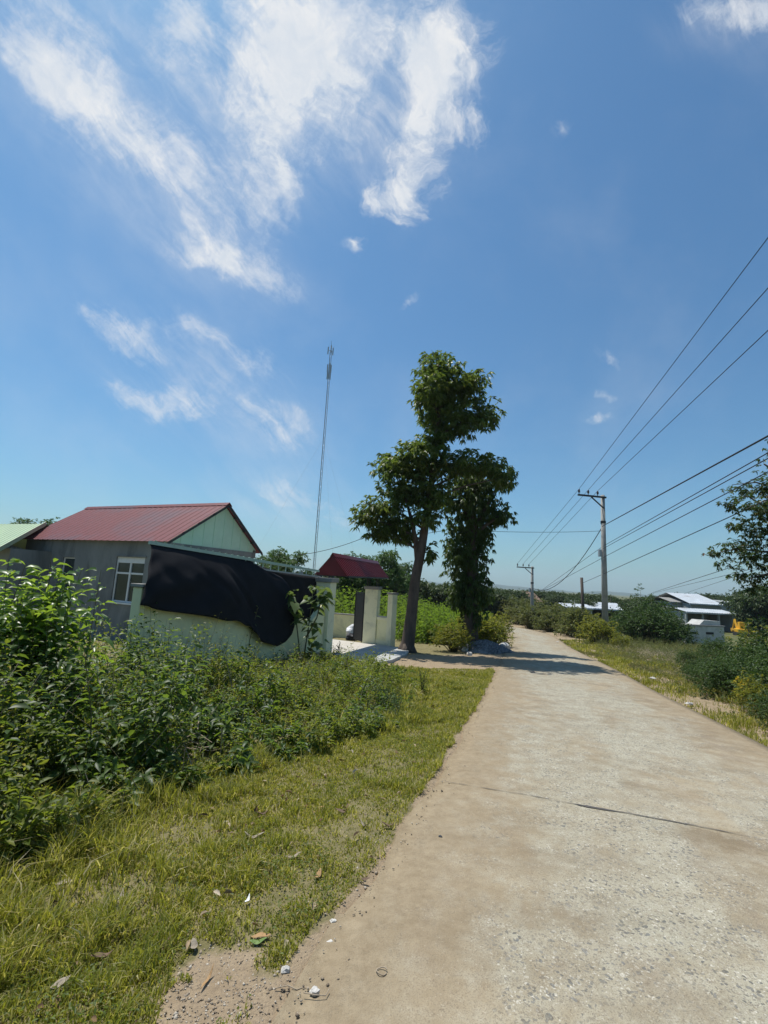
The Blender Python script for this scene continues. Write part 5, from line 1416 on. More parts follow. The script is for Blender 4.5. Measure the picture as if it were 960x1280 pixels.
# ------------------------------------------------------------------ poles, wires, tower
def pole(P, H, r0, r1, label, arm=True, mat='pole', lean=(0, 0), name='utility_pole', adir=None, box=True):
    t = thing(name, label, 'utility pole', P)
    b = MB(); top = np.array([lean[0], lean[1], H]); b.tube([(0, 0, -.3), top * .5, top], [r0, (r0 + r1) / 2, r1], 14); b.build('shaft', M[mat], t, smooth=True)
    tips = []
    if arm:
        a = np.asarray(adir, float)
        p0 = np.array([0, 0, H - .16]) + a * -.15; p1 = np.array([0, 0, H - .16]) + a * 1.75
        m_ = MB(); m_.bar(p0 + np.array([0, -.14, 0]), p1 + np.array([0, -.14, 0]), .09, .10); ar = m_.build('crossarm', M['dark_steel'], t)
        m_ = MB(); m_.bar(np.array([0, -.14, H - .85]), np.array([0, -.14, H - .22]) + a * .85, .06, .06); m_.build('brace', M['dark_steel'], ar)
        for k in (.42, 1.06, 1.68):
            q = np.array([0, -.14, H - .10]) + a * k
            m_ = MB(); m_.lathe(q, [(.02, 0), (.02, .08), (.07, .10), (.05, .14), (.075, .17), (.05, .21), (.055, .24), (.03, .30), (.01, .31)], 10)
            m_.build('insulator', M['insulator'], ar, smooth=True); tips.append(np.asarray(P) + q + np.array([0, 0, .30]))
    if box:
        m_ = MB(); m_.box((-r0 * .9 - .06, 0, H * .60), (.14, .2, .42)); m_.build('meter_box', M['grey_metal'], t, bevel=.01)
        m_ = MB(); m_.tube([(0, 0, H - 1.75), (0, 0, H - 1.6)], r1 + .04, 12); m_.build('clamp_band', M['dark_steel'], t)
    return t, tips

P1 = on(757, 806); P1H = at(753, 619, P1[1])[2] - P1[2]
adir = unit(np.array([-.93, -.18, 0]))
_, TIP1 = pole(P1, P1H, .20, .115, 'near grey concrete utility pole with a three insulator crossarm', True, 'pole', adir=adir)
P2 = np.array([*at(665, 770, 47.0)[:2], 0]); P2[2] = float(ter(P2[0], P2[1])); P2H = at(663.5, 708, 47.0)[2] - P2[2]
_, TIP2 = pole(P2, P2H, .2, .12, 'distant utility pole with a crossarm beside the road bend', True, 'pole', adir=adir)
P3 = np.array([*at(730, 770, 40.0)[:2], 0]); P3[2] = float(ter(P3[0], P3[1])); P3H = at(728, 722, 40.0)[2] - P3[2]
top3 = at(727, 722, 40.0)
pole(P3, P3H, .15, .12, 'bare leaning wooden post without a crossarm', False, 'wood_pole', (top3[0] - P3[0], 0), 'utility_pole', None, False)

def wire(name, label, pts, r=.012, sag=0.0, group=None, cat='cable'):
    """cable through the points with a sag between neighbours"""
    out = []
    for a, b in zip(pts[:-1], pts[1:]):
        a = np.asarray(a, float); b = np.asarray(b, float); n = 18
        for i in range(n):
            t = i / n; out.append(a + (b - a) * t - Zv * 4 * sag * t * (1 - t))
    out.append(np.asarray(pts[-1], float)); o = out[0].copy()
    m_ = MB(); m_.tube([q - o for q in out], r, 5); ob = m_.build(name, M['cable'], smooth=True); ob.location = o
    return tag(ob, label, cat, group)
def run(px_end, py_end, A, y_end=9.0, ext=.8):
    B = at(px_end, py_end, y_end); return [A, B, B + (B - A) * ext]
for (py, tip, tip2, nm) in ((297, TIP1[2], TIP2[2], 'topmost thin power line rising from the outer insulator to the right edge'), (360, TIP1[1], TIP2[1], 'middle thin power line rising from the crossarm to the right edge'), (413, TIP1[0], TIP2[0], 'lowest of the three thin power lines from the crossarm')):
    B = at(960, py, 9.5)
    wire('power_line', nm, [tip2, tip, B, B + (B - tip) * .8], .011)
zf = lambda z: np.array([P1[0] - .1, P1[1] - .14, P1[2] + z])
z_of = lambda py: at(754, py, P1[1])[2] - P1[2]
C1 = zf(z_of(658)); B = at(960, 545, 9.5)
wire('power_line', 'thick black cable clamped near the pole top rising to the right', [B + (B - C1) * .8, B, C1], .022)
wire('power_line', 'thick black cable sagging from the near pole to the distant one', [C1, np.array([P2[0], P2[1], at(665, 735, 47)[2]])], .024, 1.5)
C2 = zf(z_of(683)); B = at(960, 566, 9.5)
wire('power_line', 'upper of the two close thin cables below the thick cable', [at(678, 737, 46.5), C2, B, B + (B - C2) * .8], .013)
C2b = zf(z_of(686)); B = at(960, 573, 9.5)
wire('power_line', 'lower of the two close thin cables below the thick cable', [C2b, B, B + (B - C2b) * .8], .013)
C3 = zf(z_of(697)); B = at(948, 596, 10)
wire('power_line', 'thin cable running under the close pair towards the right boughs', [at(676, 739, 46), C3, B, B + (B - C3) * .8], .013)
C4 = zf(z_of(718)); B = at(908, 648, 13)
wire('power_line', 'lower cable crossing the near pole and passing behind the right boughs', [top3 - Zv * .5, C4 + np.array([.1, .4, 0]), B, B + (B - C4) * .8], .014)
a = at(815, 741, 60); b = at(905, 712, 30); wire('power_line', 'far sagging cable above the sheds on the right', [a, b, b + (b - a) * .9], .02)
a = at(818, 741, 62); b = at(912, 718, 32); wire('power_line', 'second far cable just below the sagging one over the sheds', [a, b, b + (b - a) * .9], .016)
a = at(855, 742, 62); b = at(915, 722, 34); wire('power_line', 'faint far cable ending over the white roofed warehouse', [a, b, b + (b - a) * .9], .014)
h_ = at(372, 694, 17.5)
wire('power_line', 'service wire from the near pole through the tall tree to the house', [zf(z_of(664)), at(560, 662, 21), at(455, 672, 18.8), h_], .011, .10)

def mast():
    Y = 75.0; top = at(414, 432, Y); b = np.array([top[0], Y, float(ter(top[0], Y))]); H = top[2] - b[2]
    t = thing('radio_mast', 'tall thin steel lattice radio mast behind the house', 'mast', b)
    R = .20; legs = [np.array([R * math.cos(a), R * math.sin(a), 0]) for a in (0.3, 0.3 + 2 * PI / 3, 0.3 + 4 * PI / 3)]
    for l in legs:
        m_ = MB(); m_.tube([l, l * .9 + Zv * (H - 1)], .045, 6); m_.build('leg', M['grey_metal'], t)
    br = MB(); n = int(H / .9)
    for k in range(n):
        for i in range(3):
            a_, b_ = legs[i], legs[(i + 1) % 3]
            br.tube([a_ + Zv * k * .9, b_ + Zv * (k + 1) * .9], .011, 4, False)
            br.tube([a_ + Zv * (k + 1) * .9, b_ + Zv * (k + 1) * .9], .011, 4, False)
    br.build('lattice', M['grey_metal'], t)
    rod = MB(); rod.tube([Zv * (H - 1), Zv * (H + .9)], .03, 6); rod.build('lightning_rod', M['grey_metal'], t)
    for zz, rr_ in ((H - .9, .50), (H - 4.2, .36), (H - 5.6, .30)):
        for k in range(3):
            a_ = 0.8 + k * 2.1; c = np.array([rr_ * math.cos(a_), rr_ * math.sin(a_), zz])
            m_ = MB(); m_.box(c, (.16, .10, 1.4), a_); m_.bar(c * [.3, .3, 1], c * [.95, .95, 1], .05); m_.build('antenna', M['far_wall'], t, bevel=.01)
    for k in range(3):
        a_ = .9 + k * 2.1; m_ = MB(); m_.tube([Zv * H * .62, np.array([math.cos(a_) * 14, math.sin(a_) * 14, 0])], .008, 4); m_.build('guy_wire', M['grey_metal'], t)
mast()

# ------------------------------------------------------------------ right field: tomb, sheds, machine
def tomb():
    Y = 38.5; a = at(857, 797, Y); b = at(905, 797, Y + 1.2); g = float(ter(a[0], Y))
    o = np.array([a[0], Y, g]); t = thing('tomb', 'whitewashed concrete tomb with a stepped top in the field', 'tomb', o)
    zt = at(857, 782, Y)[2] - g; L = b[0] - a[0]; zt = max(zt, .55); zr = at(883, 776.5, Y)[2] - g
    d = unit(np.array([L, 1.0, 0])); n = np.array([-d[1], d[0], 0])
    w = MB(); w.obox(-Zv * .2, d * L, n * 1.6, Zv * (zt + .2)); w.build('chamber', M['white_paint'], t, bevel=.02)
    w = MB(); w.obox(d * -.06 + n * -.06 + Zv * (zt + .003), d * (L + .12), n * 1.72, Zv * .10); w.build('ledge', M['cement'], t, bevel=.015)
    w = MB(); z = zt + .105
    w.prism([d * (L * .42) + n * .2 + Zv * z, d * (L * .97) + n * .2 + Zv * z, d * (L * .97) + n * .2 + Zv * (zr), d * (L * .55) + n * .2 + Zv * (zr + .05)], n * 1.2); w.build('raised_top', M['white_paint'], t, bevel=.02)
    w = MB()
    for k in (.12, .52): w.obox(d * L * k + n * -.012 + Zv * zt * .55, d * L * .2, n * .01, Zv * zt * .13)
    w.build('slot', M['dark_inside'], t)
tomb()

def shed(label, pxl, pxr, py_e, py_r, Y, depth, col='zinc', name='shed', walls=True, wallm='far_wall', skew=.0, open_front=True):
    a = at(pxl, py_e, Y); b = at(pxr, py_e, Y + skew); g = float(ter((a[0] + b[0]) / 2, Y)) - .2
    o = np.array([a[0], Y, g]); t = thing(name, label, 'shed', o)
    d = (b - a) * [1, 1, 0]; L = np.linalg.norm(d); d = d / L; n = np.array([-d[1], d[0], 0])
    zr = at((pxl + pxr) / 2, py_r, Y + depth / 2)[2] - g; ze = a[2] - g
    corrugated(Zv * ze, d * L, n * depth / 2 + Zv * (zr - ze), .35, .03, name='roof', m=M[col], parent=t)
    corrugated(n * depth + Zv * ze, d * L, n * -depth / 2 + Zv * (zr - ze), .35, .03, name='roof', m=M[col], parent=t)
    fb = MB(); fb.bar(Zv * (ze - .1), d * L + Zv * (ze - .1), .06, .16); fb.build('fascia', M[col], t)
    w = MB(); i0 = .3
    if not open_front: w.obox(n * .3 + d * i0, d * (L - 2 * i0), n * .15, Zv * (ze - .2))
    w.obox(n * (depth - .4) + d * i0, d * (L - 2 * i0), n * .15, Zv * (ze - .02))
    for s_ in (i0, L - i0 - .15): w.obox(n * .46 + d * s_, d * .15, n * (depth - .9), Zv * (ze - .04))
    w.build('wall', M[wallm], t)
    if open_front:
        k = max(3, int(L / 5))
        for i in range(k + 1):
            m_ = MB(); m_.obox(n * .2 + d * (.1 + (L - .4) * i / k), d * .2, n * .2, Zv * (ze - .03)); m_.build('post', M['far_wall'], t)
    return t
shed('long open sided shed with a white roof behind the near pole', 716, 778, 758.5, 752.5, 66, 9, skew=-2)
shed('low white roofed awning at the left end of the long shed', 705, 742, 758.5, 755.0, 62, 4, skew=0)
shed('warehouse with a bright white sloping roof on the right', 862, 906, 754, 743.5, 68, 11, wallm='far_wall', open_front=False)
shed('grey lean-to with a flat weathered roof left of the warehouse', 838, 871, 752, 748, 70, 6, col='cement', open_front=False)
shed('long low awning with a thin pale roof in front of the warehouse', 858, 922, 764.5, 762.0, 58, 4.5, skew=1)
shed('grey walled annex at the right end of the warehouse', 900, 922, 752.5, 751, 74, 6, col='far_wall', open_front=False)
def far_house():
    Y = 85; a = at(651, 752, Y); b = at(680, 752, Y); g = float(ter(a[0], Y)); o = np.array([a[0], Y, g]); t = thing('house', 'distant house with a brown tiled roof behind the far pole', 'house', o)
    L = b[0] - a[0]; ze = max(a[2] - g, 1.5); zr = at(665, 740, Y)[2] - g
    w = MB(); w.obox((.3, .3, 0), (L - .6, 0, 0), (0, 5, 0), (0, 0, ze)); w.build('wall', M['yard'], t)
    r_ = MB(); r_.add([(0, 0, ze + .003), (L, 0, ze + .003), (L, 5.6, ze + .003), (0, 5.6, ze + .003), (L * .25, 2.8, zr), (L * .75, 2.8, zr)], [(0, 1, 5, 4), (1, 2, 5), (2, 3, 4, 5), (3, 0, 4), (3, 2, 1, 0)]); r_.build('roof', M['tile_brown'], t)
far_house()

def excavator():
    Y = 54; P = at(925, 772, Y); g = float(ter(P[0], Y)); o = np.array([P[0], Y, g]); t = thing('excavator', 'small yellow digging machine parked at the right of the sheds', 'excavator', o)
    k = 1.0
    for s in (-.75, .75):
        m_ = MB(); m_.prism([(-1.2, s - .2, .15), (-1.0, s - .2, 0), (1.0, s - .2, 0), (1.2, s - .2, .15), (1.2, s - .2, .45), (1.0, s - .2, .6), (-1.0, s - .2, .6), (-1.2, s - .2, .45)], (0, .4, 0)); m_.build('track', M['dark_steel'], t)
    m_ = MB(); m_.box((0, 0, .95), (2.2, 1.5, .65)); m_.build('body', M['yellow'], t, bevel=.08)
    m_ = MB(); m_.prism([(-.2, -.7, 1.28), (1.0, -.7, 1.28), (.85, -.7, 2.5), (-.2, -.7, 2.5)], (0, .9, 0)); cb = m_.build('cab', M['yellow'], t, bevel=.04)
    m_ = MB(); m_.box((.35, -.705, 1.95), (.75, .012, .75)); m_.build('window', M['glass'], cb)
    m_ = MB(); m_.bar((.9, .3, 1.1), (-.6 + 2.6, .3, 2.9), .25, .32); m_.bar((2.0, .3, 2.85), (3.0, .3, 1.2), .2, .26); m_.build('boom', M['yellow'], t)
    m_ = MB(); m_.prism([(2.8, -.05, 1.2), (3.2, -.05, 1.2), (3.3, -.05, .75), (2.9, -.05, .5), (2.55, -.05, .8)], (0, .7, 0)); m_.build('bucket', M['yellow'], t)
    t.rotation_euler = (0, 0, 1.2); t.scale = (.62, .62, .62)
excavator()

# ------------------------------------------------------------------ litter on the verge and road
def leaf_litter(px, py, L, W, mat, label, cat='leaf', name='dry_leaf', rot=None, curl=.25, dz=.015):
    P = on(px, py); L *= .78; W *= .72; dz = .004 + dz * .45; curl = min(curl, .55); a = rng.uniform(0, 2 * PI) if rot is None else rot
    dl, dr = road_d(P[0], P[1])
    if dl > 0.05: P[2] = float(slope(P[1])) + .062; dz = .004
    n = 9; vs = []; fs = []
    for i in range(n + 1):
        t = i / n; w = W * math.sin(PI * min(1, t * .96 + .03)) ** .8 * (1 - .25 * t) / 2
        x = (t - .5) * L; z = curl * L * (t - .45) ** 2 * 1.6 + .05 * L * math.sin(t * 7 + px)
        for s, zz in ((-1, .35), (-.5, .08), (0, 0), (.5, .1), (1, .4)):
            vs.append((x, s * w, z + zz * w * curl * 2.4 + .002))
    for i in range(n):
        for k in range(4): q = i * 5 + k; fs.append((q, q + 1, q + 6, q + 5))
    m_ = MB(); m_.add(vs, fs); o = m_.build(name, M[mat], smooth=True)
    o.location = (P[0], P[1], P[2] + dz); o.rotation_euler = (rng.uniform(-.15, .15), rng.uniform(-.15, .15), a)
    s = o.modifiers.new('thickness', 'SOLIDIFY'); s.thickness = .0012
    return tag(o, label, cat)
leaf_litter(325, 1186, .115, .055, 'tan_leaf', 'large tan fallen leaf at the edge of the bare soil patch', rot=.1)
leaf_litter(322, 1192, .10, .04, 'fresh_leaf', 'fallen green leaf tucked under the large tan leaf', rot=.05, name='fallen_leaf')
leaf_litter(308, 1142, .085, .03, 'paper', 'white paper scrap standing in the short grass', 'paper', 'paper_scrap', rot=1.5, curl=.8, dz=.03)
leaf_litter(327, 1022, .12, .045, 'dry_leaf', 'curled dark dry leaf in the grass below the weeds', rot=.6, curl=.8, dz=.03)
leaf_litter(316, 1058, .17, .05, 'grey_leaf', 'long curled grey leaf in the middle of the grass', rot=.2, curl=.6, dz=.03)
leaf_litter(280, 1034, .09, .05, 'grey_leaf', 'pale dry leaf left of the curled dark leaf', rot=.4, dz=.03)
leaf_litter(80, 1109, .11, .06, 'grey_leaf', 'pale bleached leaf in the thick grass at the left', rot=.2, dz=.05)
leaf_litter(150, 1132, .14, .04, 'grey_leaf', 'long whitish leaf strip in the left grass', rot=1.9, curl=.5, dz=.05)
leaf_litter(146, 1162, .12, .05, 'dry_leaf', 'brown leaf just below the whitish leaf strip', rot=.9, curl=.5, dz=.05)
leaf_litter(125, 1206, .11, .045, 'dry_leaf', 'dark curled leaf low in the left grass', rot=.4, curl=.6, dz=.04)
leaf_litter(73, 1242, .10, .05, 'grey_leaf', 'grey leaf lowest in the left grass', rot=1.1, curl=.5, dz=.05)
leaf_litter(241, 1195, .08, .05, 'grey_leaf', 'small grey leaf above the bare soil patch', rot=2.1, dz=.03)
leaf_litter(399, 1017, .15, .07, 'tan_leaf', 'reddish leaf in the grass near the road joint', rot=.8, dz=.03)
leaf_litter(454, 1042, .12, .03, 'grey_leaf', 'pale leaf on the grass edge left of the road', rot=2.2, curl=.7, dz=.03)
leaf_litter(484, 1043, .13, .045, 'dry_leaf', 'dark arched leaf at the grass edge by the road', rot=.1, curl=1.0, dz=.03)
leaf_litter(366, 1083, .12, .05, 'grey_leaf', 'flat pale leaf in the grass beside the sandy road edge', rot=.3, dz=.025)
leaf_litter(397, 1108, .10, .05, 'tan_leaf', 'small tan leaf in the grass beside the sandy road edge', rot=1.3, dz=.03)
leaf_litter(456, 1112, .07, .03, 'dry_leaf', 'small dark leaf on the sandy road edge', rot=.2, curl=.6)
leaf_litter(425, 1022, .12, .05, 'dry_leaf', 'brown leaf half sunk in the grass above the reddish leaf', rot=2.6, curl=.5, dz=.03)
leaf_litter(258, 1240, .13, .02, 'tan_leaf', 'narrow tan leaf stalk beside the bare soil patch', rot=1.4, curl=.3)
Pl = scatter(330, -3.0, 2.6, 1.3, 10.5, lambda x, y: grass_accept(x, y), True)
vl, tl = leaf_geo(Pl + np.array([0, 0, .022]), np.column_stack([rng.normal(size=(len(Pl), 2)), rng.normal(0, .25, len(Pl))]), np.tile([0, 0, 1.0], (len(Pl), 1)) + rng.normal(0, .3, (len(Pl), 3)), rng.uniform(.02, .075, len(Pl)), rng.uniform(.010, .03, len(Pl)), .15, .5, 1)
mass('leaf_litter', [(vl, tl, 0)], [leaf_mat('litter_leaf', [(0.0, (.10, .065, .04)), (.4, (.22, .14, .08)), (.75, (.36, .27, .17)), (1.0, (.55, .48, .38))], 0.1, (.2, .12, .05), .8, .1)], 'scraps of dry leaves scattered in the verge grass', 'leaf litter')
def pebble(px, py, r_, mat, label, sq=(1, .8, .6), seed=1, dz=.35, cat='stone', name='pebble'):
    P = on(px, py); dl, _ = road_d(P[0], P[1])
    if dl > .05: P[2] = float(slope(P[1])) + .055
    blob_mesh(name, r_, M[mat], (P[0], P[1], P[2] + r_ * sq[2] * dz), label, cat, sq, .22, seed, 2)
pebble(416, 1163, .016, 'stone_white', 'white pebble on the sandy edge above its twin', seed=11)
pebble(412, 1190, .018, 'stone_white', 'white and brown pebble on the sandy edge', seed=12)
pebble(421, 1184, .010, 'stone_dark', 'tiny dark pebble beside the brown and white one', seed=13)
pebble(392, 1261, .019, 'stone_white', 'white pebble at the bottom road corner by the thin twig', seed=14)
pebble(356, 1226, .022, 'stone_white', 'pale rounded stone at the edge of the bare soil', seed=15)
pebble(657, 1253, .02, 'stone_dark', 'blue grey stone chip set in the concrete', (1, 1.4, .15), 16)
pebble(731, 1271, .018, 'stone_dark', 'black stone chip at the bottom of the road', (1, 1.3, .25), 17)
pebble(859, 1235, .016, 'stone_dark', 'small black stone chip on the right of the road', (1.5, .8, .4), 18)
pebble(801, 1060, .018, 'stone_dark', 'dark pebble just below the road joint', (1.3, .8, .4), 19)
pebble(815, 1134, .014, 'stone_dark', 'dark pebble in the middle right of the road', (1.3, .8, .4), 20)
pebble(765, 1187, .014, 'stone_dark', 'dark pebble right of the rough concrete patch', (1.3, .8, .4), 21)
pebble(550, 1057, .012, 'stone_dark', 'tiny dark pebble on the sandy strip below the joint', (1.2, .9, .6), 22)
pebble(666, 844, .05, 'stone_dark', 'dark clod lying in the tree shadow on the road', (1.5, 1, .6), 23)
pebble(862, 884, .05, 'stone_white', 'pale stone on the right road edge', (1.6, .9, .5), 24)
pebble(816, 851, .06, 'stone_white', 'yellowish stone on the right verge', (1.5, .9, .5), 25)
pebble(697, 804, .06, 'stone_white', 'pale stone at the right road edge before the bend', (1.4, .9, .6), 26)
def twig(px, py, pts, r_, label, name='twig'):
    P = on(px, py); dl, _ = road_d(P[0], P[1])
    if dl > .05: P[2] = float(slope(P[1])) + .056
    m_ = MB(); m_.tube(pts, r_, 5); o = m_.build(name, M['twig'] if name == 'twig' else M['dry_leaf'], smooth=True); o.location = P
    tag(o, label, 'twig')
twig(476, 1235, [(.022 * math.cos(a) * (1 + .1 * math.sin(3 * a)), .02 * math.sin(a), .006 + .003 * math.sin(2 * a)) for a in np.linspace(0.3, 6.1, 24)], .0022, 'small curled ring of dry twig on the road')
twig(370, 1252, [(-.09, 0, .008), (-.04, .012, .012), (0, 0, .008), (.03, .015, .008)], .002, 'thin dry twig on the sandy bottom road corner')
twig(393, 1268, [(-.05, .01, .006), (.0, 0, .008), (.04, .0, .008), (.05, .03, .008)], .002, 'short hooked twig beside the corner pebble')
# loose crumbs of gravel and soil along the road's edges and on the bare patch
def crumbs():
    n = 5200
    y = 1.6 + 20 * rng.uniform(0, 1, n) ** 2.2
    left = rng.uniform(0, 1, n) < .6
    l = np.interp(y, LYX[:, 1], LYX[:, 0]); r_ = np.interp(y, RYX[:, 1], RYX[:, 0])
    x = np.where(left, l + rng.normal(-.10, .13, n), r_ + np.abs(rng.normal(.15, .35, n)))
    k = 900; x[:k] = -.58 + rng.normal(0, .15, k); y[:k] = 2.12 + rng.normal(0, .16, k)
    k2 = 700; x[k:k + k2] = rng.uniform(-1.0, 4.5, k2); y[k:k + k2] = 13.9 + .3 * x[k:k + k2] + rng.normal(0, .7, k2)
    z = ter(x, y); dl, dr = road_d(x, y); z = np.where((dl > 0.02) & (dr > .02), slope(y) + .052, z)
    s = rng.uniform(.0018, .0055, n) * np.where(rng.uniform(0, 1, n) < .06, 2.0, 1) * (1 + y * .08)
    base = np.array([[1, 0, 0], [-1, 0, 0], [0, 1, 0], [0, -1, 0], [0, 0, .7], [0, 0, -.7]], float)
    tri = np.array([[0, 2, 4], [2, 1, 4], [1, 3, 4], [3, 0, 4], [2, 0, 5], [1, 2, 5], [3, 1, 5], [0, 3, 5]])
    V = np.column_stack([x, y, z])[:, None] + (base + rng.normal(0, .3, (n, 6, 3))) * s[:, None, None]
    m = leaf_mat('road_edge_grit', G3((.18, .14, .10), (.36, .29, .21), (.55, .49, .40)), 0.0, (0, 0, 0), .9, .2)
    tag(link('edge_gravel', np_mesh('edge_gravel', V.reshape(-1, 3), (np.arange(n)[:, None, None] * 6 + tri).reshape(-1, 3), m)), 'loose grit and soil crumbs along the road edges', 'gravel', None, 'stuff')
crumbs()

# ------------------------------------------------------------------ hills
def hills():
    n = 220; xs = np.linspace(-3000, 3000, n)
    V = []; T = []
    for j, (dy, k) in enumerate(((0, 0), (250, .55), (600, 1.0), (1100, .5), (1500, 0))):
        for i, x in enumerate(xs):
            h = 14 + 50 * fbm(x, 3, .0016, 5) + 18 * fbm(x, 9, .008, 6)
            h *= .75 + .35 * math.sin(x * .0011 + 1.2)
            V.append((x, 2300 + dy + 120 * math.sin(x * .003), -12 + h * k))
    for j in range(4):
        for i in range(n - 1): a = j * n + i; T.append((a, a + 1, a + n + 1, a + n))
    m = surf('wooded_hill', (.035, .06, .03), (.06, .085, .04), .01, .95, .0, .05)
    tag(link('hills', np_mesh('hills', V, T, m, smooth=True)), 'low blue wooded hills on the horizon', kind='structure')
hills()

# ------------------------------------------------------------------ haze
HAZE = True
if HAZE:
    m, nt, out = new_mat('thin_air_haze')
    v = nd(nt, 'ShaderNodeVolumePrincipled'); v.inputs['Color'].default_value = (.75, .88, 1.0, 1); v.inputs['Density'].default_value = .00022
    v.inputs['Anisotropy'].default_value = .2
    lk(nt, v.outputs[0], out.inputs['Volume'])
    b = MB(); b.box((0, 1900, 70), (7600, 4600, 190)); o = b.build('haze', m)
    tag(o, 'thin blue haze in the distant air', kind='stuff')

# ------------------------------------------------------------------ sky, sun, camera
SUN_EL = math.radians(67); SUN_DIR = unit(np.array([-.73, .68, 0])); SUN_AZ = math.atan2(SUN_DIR[0], SUN_DIR[1])   # clockwise from +Y
def world():
    w = bpy.data.worlds.new('World'); S.world = w; w.use_nodes = True
    nt = w.node_tree; nt.nodes.clear(); out = nt.nodes.new('ShaderNodeOutputWorld')
    sky = nd(nt, 'ShaderNodeTexSky', sky_type='NISHITA'); sky.sun_disc = False; sky.sun_elevation = SUN_EL; sky.sun_rotation = SUN_AZ
    sky.air_density = 1.25; sky.dust_density = 0.7; sky.ozone_density = 2.2; sky.altitude = 50
    tc = nd(nt, 'ShaderNodeTexCoord'); D = tc.outputs['Generated']
    # sky layout frame: gnomonic coordinates round a direction 28 degrees above due north
    e = math.radians(28); bf = np.array([0, math.cos(e), math.sin(e)]); br = np.array([1.0, 0, 0]); bu = np.array([0, -math.sin(e), math.cos(e)])
    def dot(b): 
        n = nd(nt, 'ShaderNodeVectorMath', operation='DOT_PRODUCT'); lk(nt, D, n.inputs[0]); n.inputs[1].default_value = tuple(b); return n.outputs['Value']
    df = math_(nt, 'MAXIMUM', dot(bf), .12)
    cx = math_(nt, 'DIVIDE', dot(br), df); cy = math_(nt, 'DIVIDE', dot(bu), df)
    cb = nd(nt, 'ShaderNodeCombineXYZ'); lk(nt, cx, cb.inputs[0]); lk(nt, cy, cb.inputs[1]); Q = cb.outputs[0]
    def lay(px, py):
        d = ray(px, py); f_ = d @ bf; return np.array([d @ br / f_, d @ bu / f_])
    def warp(amp, sc, det):
        n = noise(nt, Q, sc, det, .6); s = nd(nt, 'ShaderNodeVectorMath', operation='SUBTRACT'); lk(nt, n.outputs[1], s.inputs[0]); s.inputs[1].default_value = (.5, .5, .5)
        a = nd(nt, 'ShaderNodeVectorMath', operation='MULTIPLY_ADD'); lk(nt, s.outputs[0], a.inputs[0]); a.inputs[1].default_value = (amp, amp, 0); lk(nt, Q, a.inputs[2]); return a.outputs[0]
    W1 = warp(.16, 5.0, 5)
    def blobs(items, W):
        acc = None
        for px, py, rx, ry, ang, st in items:
            c = lay(px, py); ex = lay(px + rx * math.cos(math.radians(ang)), py + rx * math.sin(math.radians(ang))) - c
            ey = lay(px - ry * math.sin(math.radians(ang)), py + ry * math.cos(math.radians(ang))) - c
            mp = nd(nt, 'ShaderNodeMapping', vector_type='TEXTURE'); lk(nt, W, mp.inputs[0])
            mp.inputs['Location'].default_value = (c[0], c[1], 0); mp.inputs['Rotation'].default_value = (0, 0, math.atan2(ex[1], ex[0])); mp.inputs['Scale'].default_value = (np.linalg.norm(ex), np.linalg.norm(ey), 1)
            g_ = nd(nt, 'ShaderNodeTexGradient', gradient_type='SPHERICAL'); lk(nt, mp.outputs[0], g_.inputs[0])
            s = math_(nt, 'MULTIPLY', g_.outputs['Fac'], st); acc = s if acc is None else math_(nt, 'ADD', acc, s)
        return acc
    fib = blobs(FIB, W1); bil = blobs(BIL, W1); mdl = blobs(MID, W1); vl_ = blobs(VEIL, warp(.10, 2.5, 3))
    # streaky and billowy textures
    w2 = warp(.12, 3.0, 4)
    def streaks(ang, sc, el):
        mp = nd(nt, 'ShaderNodeMapping', vector_type='TEXTURE'); mp.inputs['Rotation'].default_value = (0, 0, math.radians(ang)); mp.inputs['Scale'].default_value = (1.0, 1 / el, 1); lk(nt, w2, mp.inputs[0])
        return noise(nt, mp.outputs[0], sc, 12, .66, .35).outputs[0]
    streak = streaks(-44, 3.2, 4.5); streak2 = streaks(68, 3.2, 3.0)
    bump_ = noise(nt, W1, 11.0, 12, .68, .6).outputs[0]
    soft = noise(nt, Q, 3.0, 8, .6, .2).outputs[0]
    fine = noise(nt, W1, 26.0, 10, .7).outputs[0]
    t1 = math_(nt, 'ADD', math_(nt, 'MULTIPLY', streak, .58), math_(nt, 'MULTIPLY', fine, .42))
    f1 = math_(nt, 'MULTIPLY', smooth01(nt, math_(nt, 'ADD', math_(nt, 'MULTIPLY', fib, 1.0), math_(nt, 'MULTIPLY', math_(nt, 'SUBTRACT', t1, .50), 4.4)), .0, 1.45), smooth01(nt, fib, .0, .4))
    t3 = math_(nt, 'ADD', math_(nt, 'MULTIPLY', streak2, .55), math_(nt, 'MULTIPLY', fine, .45))
    f3 = math_(nt, 'MULTIPLY', smooth01(nt, math_(nt, 'ADD', mdl, math_(nt, 'MULTIPLY', math_(nt, 'SUBTRACT', t3, .50), 4.0)), .0, 1.6), smooth01(nt, mdl, .0, .3))
    f2 = math_(nt, 'MULTIPLY', smooth01(nt, math_(nt, 'ADD', bil, math_(nt, 'MULTIPLY', math_(nt, 'SUBTRACT', bump_, .5), 3.6)), .0, 1.5), smooth01(nt, bil, .0, .2))
    veil = math_(nt, 'ADD', math_(nt, 'MULTIPLY', smooth01(nt, soft, .42, .8), .10), math_(nt, 'MULTIPLY', math_(nt, 'MULTIPLY', smooth01(nt, vl_, 0, 1.0), .8), smooth01(nt, math_(nt, 'ADD', math_(nt, 'MULTIPLY', streak, .6), math_(nt, 'MULTIPLY', soft, .4)), .30, .68)))
    cov = math_(nt, 'ADD', math_(nt, 'ADD', math_(nt, 'ADD', math_(nt, 'MULTIPLY', f1, .72), math_(nt, 'MULTIPLY', f3, .72)), math_(nt, 'MULTIPLY', f2, .85)), veil, True)
    gate_ = smooth01(nt, dot(np.array([0, 0, 1.0])), .0, .12)
